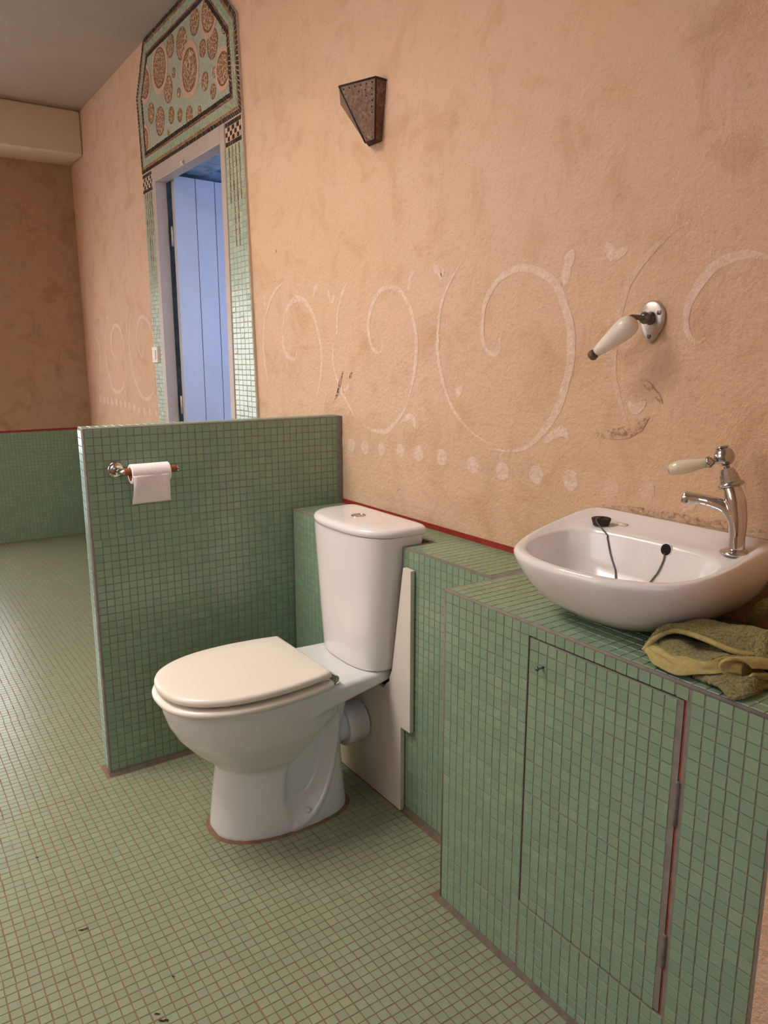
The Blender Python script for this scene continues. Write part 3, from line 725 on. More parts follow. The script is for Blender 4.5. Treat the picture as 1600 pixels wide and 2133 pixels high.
stroke([(970, 1680), (1040, 1620), (1110, 1595), (1160, 1660)], A5, S5, 0.020); blob(620, 1785, 9, 18, A5, S5)
for q in [(155, 1800, 42, 65), (400, 1860, 48, 65), (635, 1910, 52, 70), (903, 1935, 55, 74), (1177, 1980, 60, 84)]: blob(*q, A5, S5)
blob(1273, 1015, 17, 21, (0, 0), 1, 'paint_faint'); blob(1347, 1022, 17, 22, (0, 0), 1, 'paint_faint'); blob(1432, 1045, 20, 22, (0, 0), 1, 'paint_faint')
A6, S6 = (1220, 440), 4.21
stroke([(990, 70), (800, 150), (640, 290), (500, 440), (420, 560), (360, 660), (312, 830), (290, 930), (262, 1100), (250, 1270), (252, 1450), (285, 1600), (335, 1780), (400, 1930)], A6, S6, 0.015, 'paint_faint', 80)
stroke([(1700, 430), (1600, 405), (1450, 380), (1300, 400), (1150, 470), (1060, 560), (960, 700), (895, 850), (880, 1000), (920, 1110), (980, 1150), (1050, 1110)], A6, S6, 0.017)
stroke([(180, 270), (240, 380), (300, 370), (370, 320)], A6, S6, 0.022); stroke([(370, 1680), (440, 1730), (530, 1675)], A6, S6, 0.020)
stain([(1256, 1053), (1330, 1065), (1420, 1080), (1500, 1092), (1600, 1108)], 0.016)
stain([(715, 772), (708, 800), (704, 818), (698, 832)], 0.012, 'chip', 'plaster_chip'); stain([(734, 775), (728, 788)], 0.008, 'chip', 'plaster_chip'); stain([(575, 520), (576, 527)], 0.007, 'chip', 'plaster_chip')
stain([(1240, 905), (1290, 903), (1330, 890), (1352, 868)], 0.022); stain([(1335, 790), (1360, 812), (1380, 840)], 0.012)
A3, S3 = (150, 560), 3.902
for pts in ([(185, 550), (215, 600), (228, 700), (230, 850)], [(270, 480), (268, 600), (280, 760), (310, 890), (330, 970), (380, 1005), (420, 950), (432, 880)], [(362, 690), (355, 740), (330, 680), (318, 600), (322, 520), (350, 455), (390, 490), (420, 600), (435, 760)],
            [(480, 360), (465, 500), (470, 680), (490, 820), (530, 950), (570, 1040), (620, 1055), (660, 1000), (685, 870)], [(580, 630), (572, 715), (548, 670), (525, 560), (540, 430), (570, 390), (620, 430), (660, 540), (680, 700)]):
    stroke(pts, A3, S3, 0.020)
for q in [(200, 480, 205, 530), (240, 470, 243, 530), (285, 380, 287, 410), (398, 420, 402, 480), (440, 420, 448, 510), (225, 950, 228, 985), (432, 985, 434, 1030), (655, 410, 650, 490)]: stroke([q[:2], ((q[0]+q[2])/2, (q[1]+q[3])/2), q[2:]], A3, S3, 0.02)
for q in [(232, 1058), (262, 1070), (293, 1074), (325, 1078), (362, 1085), (397, 1095), (433, 1105), (468, 1113), (507, 1130), (545, 1150), (590, 1158), (635, 1165), (688, 1170)]: blob(q[0], q[1], 9, 31, A3, S3)

# ================================================================== TOILET
def egg(z, yf, yb, hw, yc, ef=2.0, eb=2.6, n=56, cx=CX):
    R = []
    for k in range(n):
        t = 2*PI*k/n; c, s = math.cos(t), math.sin(t); e_ = eb if s > 0 else ef
        R.append((cx+hw*math.copysign(abs(c)**(2/e_), c), yc+((yb-yc) if s > 0 else (yc-yf))*math.copysign(abs(s)**(2/e_), s), z))
    return R
to = thing('toilet', (CX, -0.45, 0), 'white close-coupled toilet with closed seat lid beside the tiled partition', 'toilet')
g = G()
g.loft([egg(z, yf, yb, hw, yc, 2.0, 2.4) for z, yf, yb, hw, yc in ((0.15, -0.60, -0.42, 0.06, -0.50), (0.175, -0.63, -0.38, 0.092, -0.50), (0.205, -0.662, -0.35, 0.120, -0.51), (0.24, -0.698, -0.33, 0.142, -0.52), (0.28, -0.732, -0.31, 0.158, -0.53), (0.32, -0.754, -0.30, 0.167, -0.54), (0.36, -0.766, -0.29, 0.172, -0.54), (0.388, -0.768, -0.29, 0.173, -0.54))])
g.loft([egg(z, yf, yb, hw, yc, 2.3, 3.0) for z, yf, yb, hw, yc in ((0.0, -0.660, -0.285, 0.124, -0.45), (0.03, -0.657, -0.287, 0.120, -0.45), (0.10, -0.650, -0.290, 0.106, -0.45), (0.16, -0.642, -0.292, 0.097, -0.45), (0.22, -0.635, -0.288, 0.096, -0.45), (0.30, -0.62, -0.27, 0.10, -0.44), (0.375, -0.60, -0.25, 0.12, -0.42))])
pl = []
for y, z0, hw in ((-0.50, 0.30, 0.165), (-0.40, 0.322, 0.160), (-0.30, 0.336, 0.150), (-0.22, 0.346, 0.142), (-0.168, 0.352, 0.134)):
    pl.append([(CX-hw, y, z0+0.012), (CX-hw, y, 0.380), (CX-hw+0.008, y, 0.388), (CX+hw-0.008, y, 0.388), (CX+hw, y, 0.380), (CX+hw, y, z0+0.012), (CX+hw-0.02, y, z0), (CX-hw+0.02, y, z0)])
g.loft(pl)
g.tube([(CX, -0.42, 0.24), (CX, -0.34, 0.215), (CX, -0.285, 0.195), (CX, -0.262, 0.192)], [0.055, 0.055, 0.050, 0.048], 20)
def scoop(co):
    y, z = co[:, 1], co[:, 2]; dy, dz = y+0.418, z-0.160
    a = (dy*0.42+dz*0.907)/0.148; b = (dy*0.907-dz*0.42)/0.070
    r = np.sqrt(a*a+b*b); k = sstep((1-r)/0.42)
    side = np.sign(co[:, 0]-CX); amt = 0.034*k*sstep((np.abs(co[:, 0]-CX)-0.03)/0.03)
    co[:, 0] -= side*amt
    rim = np.exp(-((r-1.06)/0.08)**2)*sstep((np.abs(co[:, 0]-CX)-0.06)/0.02)*(b > 0)*0.005
    co[:, 0] += side*rim
    co[:, 2] = np.maximum(co[:, 2], 0.0005)
    return co
bowl_me = fuse(g, 0.005, 7, scoop)
obj_from_mesh('bowl', bowl_me, 'bowl', to, True)
G().loft([egg(z, -0.660-o_, -0.285+o_, 0.124+o_, -0.45, 2.3, 3.0) for z, o_ in ((0.0002, 0.010), (0.0022, 0.007), (0.0034, -0.002))], (False, False)).obj('sealant_ring', 'grout_floor', to, smooth=True)
bl_, bn_ = seen(642, 1687, bowl_me)
if bl_ is not None: G().tube([bl_-bn_*0.004, bl_+bn_*0.004, bl_+bn_*0.006], [0.0085, 0.0080, 0.005], 14).obj('bolt_cap', 'plastic', to, smooth=True)
# seat and lid outlines
half = [(-0.776, 0.0), (-0.774, 0.035), (-0.764, 0.072), (-0.742, 0.108), (-0.706, 0.138), (-0.655, 0.161), (-0.60, 0.172), (-0.55, 0.175), (-0.50, 0.173), (-0.44, 0.166), (-0.395, 0.157), (-0.384, 0.1535)]
hs = crom([(w, y) for y, w in half], 40)
def seat_outline(grow=0.0, yback=-0.380):
    R = [(x, y) for x, y in hs]+[(0.148, yback)]
    R = R+[(-x, y) for x, y in R[:0:-1]]
    P = np.array(R); n = len(P); out = []
    for i in range(n):
        t = P[(i+1) % n]-P[i-1]; t /= np.linalg.norm(t); nn = np.array([t[1], -t[0]])
        out.append(P[i]+nn*grow)
    return np.array(out)
def ring_of(grow, z, dome=0.0):
    return [(CX+p[0], p[1], z) for p in seat_outline(grow)]
def shrink(f, z):
    P = seat_outline(-0.014); c = np.array([0, -0.56])
    return [(CX+q[0], q[1], z) for q in (c+(p-c)*f for p in P)]
sgn_test = np.abs(seat_outline(0.01)[:, 0]).max() > np.abs(seat_outline(0.0)[:, 0]).max()
GS = 1 if sgn_test else -1
lr = [ring_of(GS*-0.006, 0.4160), ring_of(GS*-0.001, 0.4178), ring_of(0, 0.4215), ring_of(0, 0.4270), ring_of(GS*-0.0022, 0.4315), ring_of(GS*-0.006, 0.4342), ring_of(GS*-0.013, 0.4355)]
lr += [[(CX+q[0], q[1], z) for q in (np.array([0, -0.56])+(p-np.array([0, -0.56]))*f for p in seat_outline(GS*-0.013))] for f, z in ((0.75, 0.4366), (0.4, 0.4372), (0.05, 0.4375))]
G().loft(lr).obj('seat_lid', 'seat', to, smooth=True, auto=70)
def inner(f, z): return [(CX+q[0], q[1], z) for q in (np.array([0, -0.57])+(p-np.array([0, -0.57]))*f for p in seat_outline(0))]
sr = [inner(0.62, 0.391), ring_of(GS*0.0, 0.3895), ring_of(GS*0.006, 0.3925), ring_of(GS*0.0075, 0.398), ring_of(GS*0.005, 0.4035), ring_of(GS*-0.001, 0.4065), ring_of(GS*-0.012, 0.4078), inner(0.66, 0.407), inner(0.62, 0.402), inner(0.62, 0.391)]
G().loft(sr, (False, False)).obj('seat_ring', 'seat', to, smooth=True, auto=70)
for bx_, by_, bz in ((0.135, -0.66, 0.4075), (-0.1, -0.70, 0.4075), (0.12, -0.685, 0.384), (-0.1, -0.70, 0.384)):
    G().lathe([(0, 0.006), (0.001, 0.008), (0.0055, 0.008), (0.006, 0.006)], (CX+bx_, by_, bz), (0, 0, 1), 14).obj('rubber_bumper', 'plastic', to, smooth=True)
for sx in (-1, 1):
    hgp = G().lathe([(0, 0.004), (0.001, 0.0105), (0.032, 0.0105), (0.0335, 0.004)], (CX+sx*0.112, -0.366, 0.4045), (sx, 0, 0), 18)
    hgp.obj('hinge', 'chrome', to, smooth=True, auto=50)
    G().lathe([(0, 0.014), (0.003, 0.014), (0.004, 0.008), (0.014, 0.008)], (CX+sx*0.128, -0.362, 0.3875), (0, 0, 1), 16).obj('hinge_post', 'chrome', to, smooth=True, auto=50)
# cistern
CW = 1.0
CC = 0.338
cr_ = [egg(z, yf, yb_, hw, -0.19, 2.8, 14, 64, CC) for z, yf, yb_, hw in ((0.3885, -0.268, -0.166, 0.134), (0.3905, -0.272, -0.165, 0.139), (0.398, -0.275, -0.163, 0.143), (0.42, -0.276, -0.160, 0.146), (0.50, -0.279, -0.148, 0.154), (0.60, -0.282, -0.135, 0.164), (0.70, -0.285, -0.120, 0.174), (0.762, -0.286, -0.110, 0.180))]
G().loft(cr_).obj('cistern', 'porcelain', to, smooth=True, auto=60)
lr = [egg(z, yf, yb_, hw, -0.17, 2.7, 10, 64, CC) for z, yf, yb_, hw in ((0.7625, -0.284, -0.108, 0.180), (0.7632, -0.288, -0.106, 0.184), (0.766, -0.291, -0.105, 0.187), (0.775, -0.2915, -0.105, 0.1875), (0.7815, -0.288, -0.106, 0.184), (0.785, -0.281, -0.109, 0.177), (0.7862, -0.272, -0.114, 0.168), (0.7866, -0.24, -0.13, 0.12), (0.7868, -0.21, -0.15, 0.03))]
G().loft(lr).obj('cistern_lid', 'porcelain', to, smooth=True, auto=70)
bpos = at(747, 1074, 2, 0.787)
G().lathe([(0, 0.0205), (0.0025, 0.0205), (0.0035, 0.0185), (0.0030, 0.0165), (0.0022, 0.016), (0.0024, 0.001)], (bpos[0], bpos[1], 0.7862), (0, 0, 1), 28).obj('flush_button', 'chrome', to, smooth=True, auto=40)
# pan connector
G().lathe([(0, 0.050), (0.0, 0.058), (0.004, 0.0605), (0.022, 0.0605), (0.025, 0.058), (0.064, 0.058)], (CX+0.004, -0.272, 0.192), (0, 1, 0), 32).obj('pan_connector', 'plastic', to, smooth=True, auto=40)
# boards closing the ledge recess
def board(name, poly, mat, label):
    o = G().prism(poly, wall_f(-DL-0.016), wall_f(-DL-0.003)).obj(name, mat, None, bevel=0.001); tag(o, label, 'panel', 'boards behind the toilet'); return o
board('access_panel', [(0.357, 0.001), (0.533, 0.001), (0.533, 0.247), (0.574, 0.247), (0.574, 0.688), (0.541, 0.690), (0.492, 0.396), (0.480, 0.372), (0.480, 0.360), (0.462, 0.345), (0.452, 0.330), (0.357, 0.330)], 'board', 'stepped white board behind the toilet reaching up beside the cistern')
board('access_panel', [(0.165, 0.001), (0.354, 0.001), (0.354, 0.330), (0.165, 0.330)], 'board2', 'low cream board behind the toilet pedestal, left of the seam')

# ================================================================== TOILET ROLL AND HOLDER
px0 = part_x(-0.73)+TH
ho = thing('toilet_roll_holder', (px0, -0.729, 0.909), 'chrome toilet roll holder with brown spindle on the tiled partition', 'holder')
ry = -0.729
G().lathe([(0, 0.0225), (0.003, 0.0225), (0.006, 0.0205), (0.008, 0.014), (0.0085, 0.001)], (px0, ry, 0.909), (1, 0, 0), 32).obj('wall_rose', 'chrome', ho, smooth=True, auto=45)
bx2 = px0+0.066
arm = crom([(px0+0.006, ry, 0.909), (px0+0.045, ry, 0.909), (bx2-0.006, ry+0.004, 0.909), (bx2, ry+0.016, 0.909), (bx2, ry+0.040, 0.909)], 22)
G().tube(arm, 0.0068, 16).obj('arm', 'chrome', ho, smooth=True)
y0b = at(258, 983, 0, bx2)[1]; y1b = at(366, 976, 0, bx2)[1]
G().lathe([(0, 0.009), (0.001, 0.0102), (y1b-y0b-0.001, 0.0102), (y1b-y0b, 0.009)], (bx2, y0b, 0.909), (0, 1, 0), 24).obj('spindle', 'brown', ho, smooth=True, auto=40)
G().lathe([(0, 0.0105), (0.001, 0.0115), (0.005, 0.0115), (0.007, 0.009), (0.0075, 0.001)], (bx2, y1b, 0.909), (0, 1, 0), 24).obj('end_cap', 'chrome', ho, smooth=True, auto=40)
yl, yr = at(271, 985, 0, bx2)[1], at(351, 980, 0, bx2)[1]
rl = thing('toilet_paper_roll', (bx2, (yl+yr)/2, 0.909), 'nearly finished white toilet paper roll hanging on the partition', 'toilet paper')
zc = 0.9025; L = yr-yl
G().lathe([(0, 0.0185), (0, 0.0255), (0.0015, 0.0268), (L-0.0015, 0.0268), (L, 0.0255), (L, 0.0185)], (bx2, yl, zc), (0, 1, 0), 40, False).obj('roll', 'paper', rl, smooth=True, auto=40)
G().lathe([(0.0, 0.0188), (L, 0.0188), (L, 0.0178), (0.0, 0.0178), (0, 0.0188)], (bx2, yl, zc), (0, 1, 0), 32, False).obj('cardboard_core', 'brown', rl, smooth=True, auto=40)
V = []; NS = 15; NY = 9
for i in range(NS):
    f = i/(NS-1); zz = zc-0.002-f*0.080; xx = bx2+0.0268+0.0006-0.012*f**2+0.004*math.sin(f*5)*f
    for j in range(NY):
        q = j/(NY-1); V.append((xx+0.0012*math.sin(q*7+f*3), yl+0.001+(L-0.008)*q-0.004*f*(1-q)+0.006*f**3*q, zz+0.002*q*f))
F = [(i*NY+j, i*NY+j+1, (i+1)*NY+j+1, (i+1)*NY+j) for i in range(NS-1) for j in range(NY-1)]
sh = obj('hanging_sheet', V, F, 'paper', rl, smooth=True); md = sh.modifiers.new('solid', 'SOLIDIFY'); md.thickness = 0.0006

# ================================================================== WASH BASIN
BX = 1.185
ba = thing('wash_basin', (BX, -0.15, HL), 'small white porcelain wash basin standing on the tiled vanity', 'basin')
NB = 96
def outline(pts, n=NB, cx=BX, cy=-0.17):
    """closed outline by angle about (cx,cy); pts = right half (dx,y) from back centre to front centre"""
    r = crom(pts, 160); full = np.vstack([r, np.column_stack([-r[::-1, 0], r[::-1, 1]])])
    full = full+np.array([cx, 0]); ang = np.arctan2(full[:, 1]-cy, full[:, 0]-cx); out = []
    rad = np.hypot(full[:, 0]-cx, full[:, 1]-cy); o = np.argsort(ang); A, Rr = ang[o], rad[o]
    A = np.concatenate([A-2*PI, A, A+2*PI]); Rr = np.concatenate([Rr]*3)
    for k in range(n):
        t = -PI+2*PI*k/n; q = np.interp(t, A, Rr); out.append((cx+q*math.cos(t), cy+q*math.sin(t)))
    return np.array(out)
OB = outline([(0.0, -0.004), (0.10, -0.004), (0.185, -0.005), (0.200, -0.012), (0.206, -0.03), (0.207, -0.10), (0.204, -0.17), (0.194, -0.225), (0.172, -0.275), (0.137, -0.310), (0.085, -0.334), (0.0, -0.345)])
IB = outline([(0.0, -0.098), (0.07, -0.100), (0.125, -0.108), (0.158, -0.125), (0.173, -0.155), (0.176, -0.190), (0.166, -0.235), (0.140, -0.275), (0.095, -0.305), (0.045, -0.320), (0.0, -0.324)])
def bz(P, lo, hi, y0=-0.27, y1=-0.015):
    x = np.clip((P[:, 1]-y0)/(y1-y0), 0, 1); return lo+(hi-lo)*(0.55*x+0.45*sstep(x))
def ring3(P, z): return [(p[0], p[1], zz) for p, zz in zip(P, np.broadcast_to(z, len(P)))]
cb = np.array([BX+0.005, -0.105]); cI = np.array([BX, -0.20])
def sc_(P, c, fx, fy): return c+(P-c)*np.array([fx, fy])
R = []
R.append(ring3(sc_(OB, cb, 0.40, 0.42), HL+0.0015))
R.append(ring3(sc_(OB, cb, 0.46, 0.48), HL+0.003))
R.append(ring3(sc_(OB, cb, 0.62, 0.66), HL+0.016))
R.append(ring3(sc_(OB, cb, 0.78, 0.82), HL+0.042))
R.append(ring3(sc_(OB, cb, 0.90, 0.92), HL+0.072))
R.append(ring3(sc_(OB, cb, 0.975, 0.975), bz(OB, 0.836, 0.845)))
R.append(ring3(sc_(OB, cb, 0.998, 0.998), bz(OB, 0.849, 0.872)))
R.append(ring3(OB, bz(OB, 0.855, 0.892)))
R.append(ring3(sc_(OB, cb, 0.988, 0.990), bz(OB, 0.8595, 0.900)))
R.append(ring3(OB+(IB-OB)*0.18, bz(OB, 0.8615, 0.901)))
R.append(ring3(OB+(IB-OB)*0.27, bz(OB, 0.8620, 0.892)))
R.append(ring3(OB+(IB-OB)*0.42, bz(OB, 0.8625, 0.890)))
R.append(ring3(OB+(IB-OB)*0.52, bz(OB, 0.8625, 0.882)))
R.append(ring3(OB+(IB-OB)*0.86, bz(OB, 0.8610, 0.880)))
R.append(ring3(OB+(IB-OB)*0.96, bz(OB, 0.8580, 0.876)))
R.append(ring3(IB, bz(OB, 0.8520, 0.868)))
R.append(ring3(sc_(IB, cI, 0.965, 0.960), bz(OB, 0.838, 0.850)))
R.append(ring3(sc_(IB, cI, 0.91, 0.90), 0.820))
R.append(ring3(sc_(IB, cI, 0.80, 0.78), 0.795))
R.append(ring3(sc_(IB, cI, 0.62, 0.60), 0.778))
R.append(ring3(sc_(IB, cI, 0.38, 0.36), 0.769))
R.append(ring3(sc_(IB, cI, 0.10, 0.10), 0.764))
BG = G().loft(R); BG.obj('bowl', 'porcelain', ba, smooth=True)
G().lathe([(0, 0.021), (0.0015, 0.021), (0.0015, 0.015), (0.0005, 0.014), (0.0, 0.001)], (BX, -0.20, 0.7650), (0, 0, 1), 24).obj('waste_ring', 'chrome', ba, smooth=True, auto=40)
oh, on = seen(1388, 1145, BG)
ogr = G().lathe([(0.0006, 0.0112), (0.0012, 0.0105), (0.0012, 0.001)], oh, on, 28)
ogr.obj('overflow_hole', 'black', ba, smooth=True, auto=40)
G().lathe([(0.0, 0.0128), (0.0012, 0.0122), (0.0018, 0.0112), (0.0008, 0.0106)], oh, on, 28, False).obj('overflow_rim', 'porcelain', ba, smooth=True)
# plug with chain
pc, pn_ = seen(1252, 1094, BG)
pg = thing('basin_plug', tuple(pc), 'black rubber plug with a bead chain on the basin deck', 'plug')
PT_ = pc[2]+0.0005
G().lathe([(0, 0.0155), (0.004, 0.0165), (0.0125, 0.0195), (0.0138, 0.0195), (0.0148, 0.018), (0.0150, 0.001)], (pc[0], pc[1], PT_), (0, 0, 1), 26).obj('stopper', 'rubber', pg, smooth=True, auto=50)
def on_bowl(px, py, lift=0.0022):
    l_, n_ = seen(px, py, BG); return l_+n_*lift
c1 = [np.array([pc[0]+0.001, pc[1]+0.004, PT_+0.0165]), np.array([pc[0]+0.004, pc[1]-0.014, PT_+0.0172]), np.array([pc[0]+0.007, pc[1]-0.0215, PT_+0.010])]
def px_line(pts, n):
    q = crom([(x, y, 0) for x, y in pts], n); return [on_bowl(x, y) for x, y, _ in q]
bvh_b = BVHTree.FromPolygons(BG.v, BG.f)
def drop(x, y):
    l_, n_, _, _ = bvh_b.ray_cast(Vector((x, y, 1.0)), Vector((0, 0, -1))); return np.array([x, y, l_[2]+0.002])
c1 += px_line([(1265, 1114), (1268, 1130), (1273, 1155), (1279, 1176), (1283, 1190)], 12)
c2 = px_line([(1368, 1198), (1373, 1190), (1379, 1178), (1384, 1166), (1386, 1154)], 8)
A_, B_ = c1[-1], c2[0]
mid_ = [drop(*q) for q in (A_[:2]*(1-f)+B_[:2]*f+np.array([0, -0.03])*math.sin(PI*f) for f in (0.12, 0.25, 0.4, 0.55, 0.7, 0.85))]
bd = G(); pth = crom(c1+mid_+c2, 190)
for p in pth: bd.sphere(p, 0.0016, 6, 4)
bd.obj('bead_chain', 'dark_metal', pg, smooth=True)
sp, _ = seen(1296, 1094, BG); sz = sp[2]
V = [(sp[0], sp[1], sz+0.0045)]+[(sp[0]+0.013*math.cos(t)*(1+0.15*math.sin(3*t)), sp[1]+0.0075*math.sin(t)*(1+0.1*math.sin(2*t+1)), sz+0.0035) for t in np.linspace(0, 2*PI, 20, False)]+[(sp[0]+0.012*math.cos(t), sp[1]+0.007*math.sin(t), sz) for t in np.linspace(0, 2*PI, 20, False)]
so_ = obj('soap_sliver', V, [(0, 1+k, 1+(k+1) % 20) for k in range(20)]+[(1+k, 21+k, 21+(k+1) % 20, 1+(k+1) % 20) for k in range(20)]+[tuple(range(40, 20, -1))], 'soap', None, smooth=True)
tag(so_, 'thin cream sliver of soap on the basin deck beside the plug', 'soap')

# ================================================================== TAP
ty = -0.085
tb, _ = seen(1533, 1153, BG); tb = tb-np.array([0, 0, 0.001]); ty = tb[1]
ta = thing('basin_tap', tuple(tb), 'chrome pillar tap with a cream lever handle on the basin', 'tap')
G().lathe([(0, 0.026), (0.002, 0.0268), (0.004, 0.0255), (0.0065, 0.019), (0.009, 0.0150)], tb+np.array([0, 0, 0.001]), (0, 0, 1), 32).obj('base_flange', 'chrome', ta, smooth=True)
def tpx(px, py, dy=0.0): return at(px, py, 1, ty+dy)
g = G()
col = [tb+np.array([0, 0, 0.004]), tpx(1535, 1125), tpx(1537, 1085), tpx(1533, 1045), tpx(1524, 1014)]
g.tube(crom(col, 26), np.interp(np.linspace(0, 1, 26), [0, 0.25, 0.5, 0.8, 1], [0.0138, 0.0135, 0.0155, 0.0165, 0.0145]), 22)
spt = [tpx(1536, 1110), tpx(1530, 1082, -0.002), tpx(1512, 1058, -0.006), tpx(1480, 1045, -0.012), tpx(1445, 1038, -0.018), tpx(1426, 1034, -0.022)]
g.tube(crom(spt, 28), np.interp(np.linspace(0, 1, 28), [0, 0.2, 0.45, 0.75, 1], [0.0105, 0.0125, 0.0115, 0.0100, 0.0105]), 18)
tip = spt[-1]; g.tube([tip+np.array([0.006, 0.001, 0.002]), tip+np.array([0.004, 0, -0.012])], [0.0105, 0.0095], 16)
obj_from_mesh('body_and_spout', fuse(g, 0.0016, 6), 'chrome', ta, True)
axu = (tpx(1508, 951)-tpx(1524, 1014)); axu /= np.linalg.norm(axu)
rp = tpx(1524, 1013)
G().lathe([(-0.002, 0.012), (-0.001, 0.0195), (0.0015, 0.0215), (0.004, 0.0215), (0.0065, 0.0195), (0.007, 0.013)], rp, axu, 32).obj('collar_ring', 'chrome2', ta, smooth=True)
G().lathe([(0.006, 0.0165), (0.012, 0.0165), (0.0125, 0.0150), (0.021, 0.0150), (0.0215, 0.0125), (0.027, 0.0125), (0.0275, 0.0105), (0.031, 0.0105), (0.0315, 0.006)], rp, axu, 12).obj('bonnet', 'chrome2', ta)
bc = tpx(1509, 951)
G().tube([rp+axu*0.030, bc], 0.0055, 14).obj('neck', 'chrome2', ta, smooth=True)
G().sphere(bc, 0.0168, 28, 18).obj('ball', 'chrome2', ta, smooth=True)
G().lathe([(0, 0.006), (0.0005, 0.0105), (0.0025, 0.0115), (0.004, 0.0085), (0.0042, 0.001)], bc+axu*0.0140, axu, 24).obj('top_button', 'chrome2', ta, smooth=True)
h1_ = tpx(1476, 963, -0.022); h2_ = tpx(1392, 978, -0.050)
hv = h2_-h1_; hlen = np.linalg.norm(hv); hv /= hlen
G().tube([bc, h1_], [0.0048, 0.0040], 14).lathe([(-0.010, 0.004), (-0.006, 0.007), (-0.003, 0.0100), (0.0, 0.0108), (0.0025, 0.0095), (0.003, 0.006)], h1_, hv, 24).obj('lever_neck', 'chrome2', ta, smooth=True)
pr_ = [(0.002, 0.0075), (0.004, 0.0083), (0.2*hlen, 0.0092), (0.45*hlen, 0.0118), (0.65*hlen, 0.0130), (0.82*hlen, 0.0118), (0.94*hlen, 0.0090), (0.965*hlen, 0.0078)]
G().lathe(pr_, h1_, hv, 28).obj('lever_handle', 'cream', ta, smooth=True, auto=60)
G().lathe([(0.955*hlen, 0.0078), (0.98*hlen, 0.0080), (1.0*hlen, 0.0065), (1.005*hlen, 0.001)], h1_, hv, 24).obj('handle_tip', 'steel', ta, smooth=True)

# ================================================================== WALL HANDLE
wc = at(1360, 672, 1, 0.0)
wh = thing('wall_lever_handle', tuple(wc), 'white porcelain lever handle on a worn metal wall plate', 'handle')
shp = [(-0.006, 0.0405), (0.010, 0.0395), (0.024, 0.027), (0.0290, 0.012), (0.0265, -0.006), (0.016, -0.024), (0.006, -0.0355), (-0.003, -0.0365), (-0.012, -0.028), (-0.022, -0.008), (-0.0275, 0.010), (-0.0245, 0.0255), (-0.016, 0.036)]
shp = crom([(a, b) for a, b in shp]+[shp[0]], 48)[:-1]
k = len(shp); mid = np.array([0, 0.004])
rr = [[(wc[0]+p[0], -0.0005, wc[2]+p[1]) for p in shp], [(wc[0]+p[0], -0.005, wc[2]+p[1]) for p in shp], [(wc[0]+q[0], -0.0075, wc[2]+q[1]) for q in (mid+(p-mid)*0.92 for p in shp)], [(wc[0]+q[0], -0.0080, wc[2]+q[1]) for q in (mid+(p-mid)*0.5 for p in shp)]]
G().loft(rr).obj('wall_plate', 'steel', wh, smooth=True, auto=50)
for sx, sz in ((-0.0175, 0.018), (0.0185, 0.018), (-0.001, -0.026)):
    G().lathe([(0, 0.0048), (0.0012, 0.0048), (0.0018, 0.0035), (0.0018, 0.0005)], (wc[0]+sx, -0.0076, wc[2]+sz), (0, -1, 0), 14).box((wc[0]+sx-0.0035, -0.0099, wc[2]+sz-0.0006), (wc[0]+sx+0.0035, -0.0090, wc[2]+sz+0.0006)).obj('screw', 'dark_metal', wh, smooth=True, auto=40)
b0 = np.array([wc[0]-0.001, -0.007, wc[2]+0.008])
G().lathe([(0, 0.0135), (0.003, 0.012), (0.007, 0.0095), (0.012, 0.0105), (0.018, 0.0115), (0.023, 0.0095), (0.026, 0.004)], b0, (0, -1, 0), 24).obj('boss', 'dark_metal', wh, smooth=True)
hA = at(1322, 668, 1, -0.062); hB = at(1243, 733, 1, -0.072)
G().tube(crom([b0+np.array([0, -0.022, 0]), b0+np.array([-0.003, -0.040, 0.001]), b0+np.array([-0.008, -0.050, 0.0]), hA+np.array([-0.008, 0, -0.006])], 18), 0.0050, 12).obj('spindle', 'dark_metal', wh, smooth=True)
hv2 = hB-hA; hl2 = np.linalg.norm(hv2); hv2 /= hl2
G().lathe([(0, 0.006), (0.001, 0.011), (0.006, 0.0165), (0.015, 0.0205), (0.028, 0.0210), (0.045, 0.0188), (0.065, 0.0155), (0.085, 0.0120), (hl2, 0.0095), (hl2+0.001, 0.006)], hA, hv2, 32).obj('grip', 'ivory', wh, smooth=True, auto=70)
G().lathe([(-0.016, 0.0050), (-0.001, 0.0058), (0.001, 0.0098), (0.008, 0.0108), (0.0125, 0.0085), (0.0135, 0.001)], hB+hv2*0.004, hv2, 12).obj('end_nut', 'rust', wh, smooth=True, auto=40)

# ================================================================== WALL LAMP
def tri(a): return np.array(a, float)
TL, TR = at(706, 180, 2, 1.960), at(783, 160, 2, 1.960)
TRW, TLW = np.array([TR[0]+0.004, -0.0005, 1.957]), np.array([at(709, 206, 1, 0.0)[0], -0.0005, 1.957])
BL, BR = at(761, 297, 2, 1.806), at(781, 291, 2, 1.806)
BRW, BLW = np.array([BR[0]-0.004, -0.0005, 1.806]), np.array([BL[0]-0.03, -0.0005, 1.806])
la = thing('wall_lamp', tuple((TRW+TLW)/2), 'rusty perforated metal wall lamp tapering downwards', 'lamp')
def plate(name, q, th, mat, parent, nx=0):
    q = [np.array(p, float) for p in q]; n = np.cross(q[1]-q[0], q[3]-q[0]); n /= np.linalg.norm(n)
    V = q+[p+n*th for p in q]
    return obj(name, V, BF, mat, parent, bevel=0.0006)
ctr = (TL+TR+BL+BR+TRW+TLW+BLW+BRW)/8
def inward(q):
    n = np.cross(np.array(q[1])-q[0], np.array(q[3])-q[0]); return 1 if n @ (ctr-q[0]) > 0 else -1
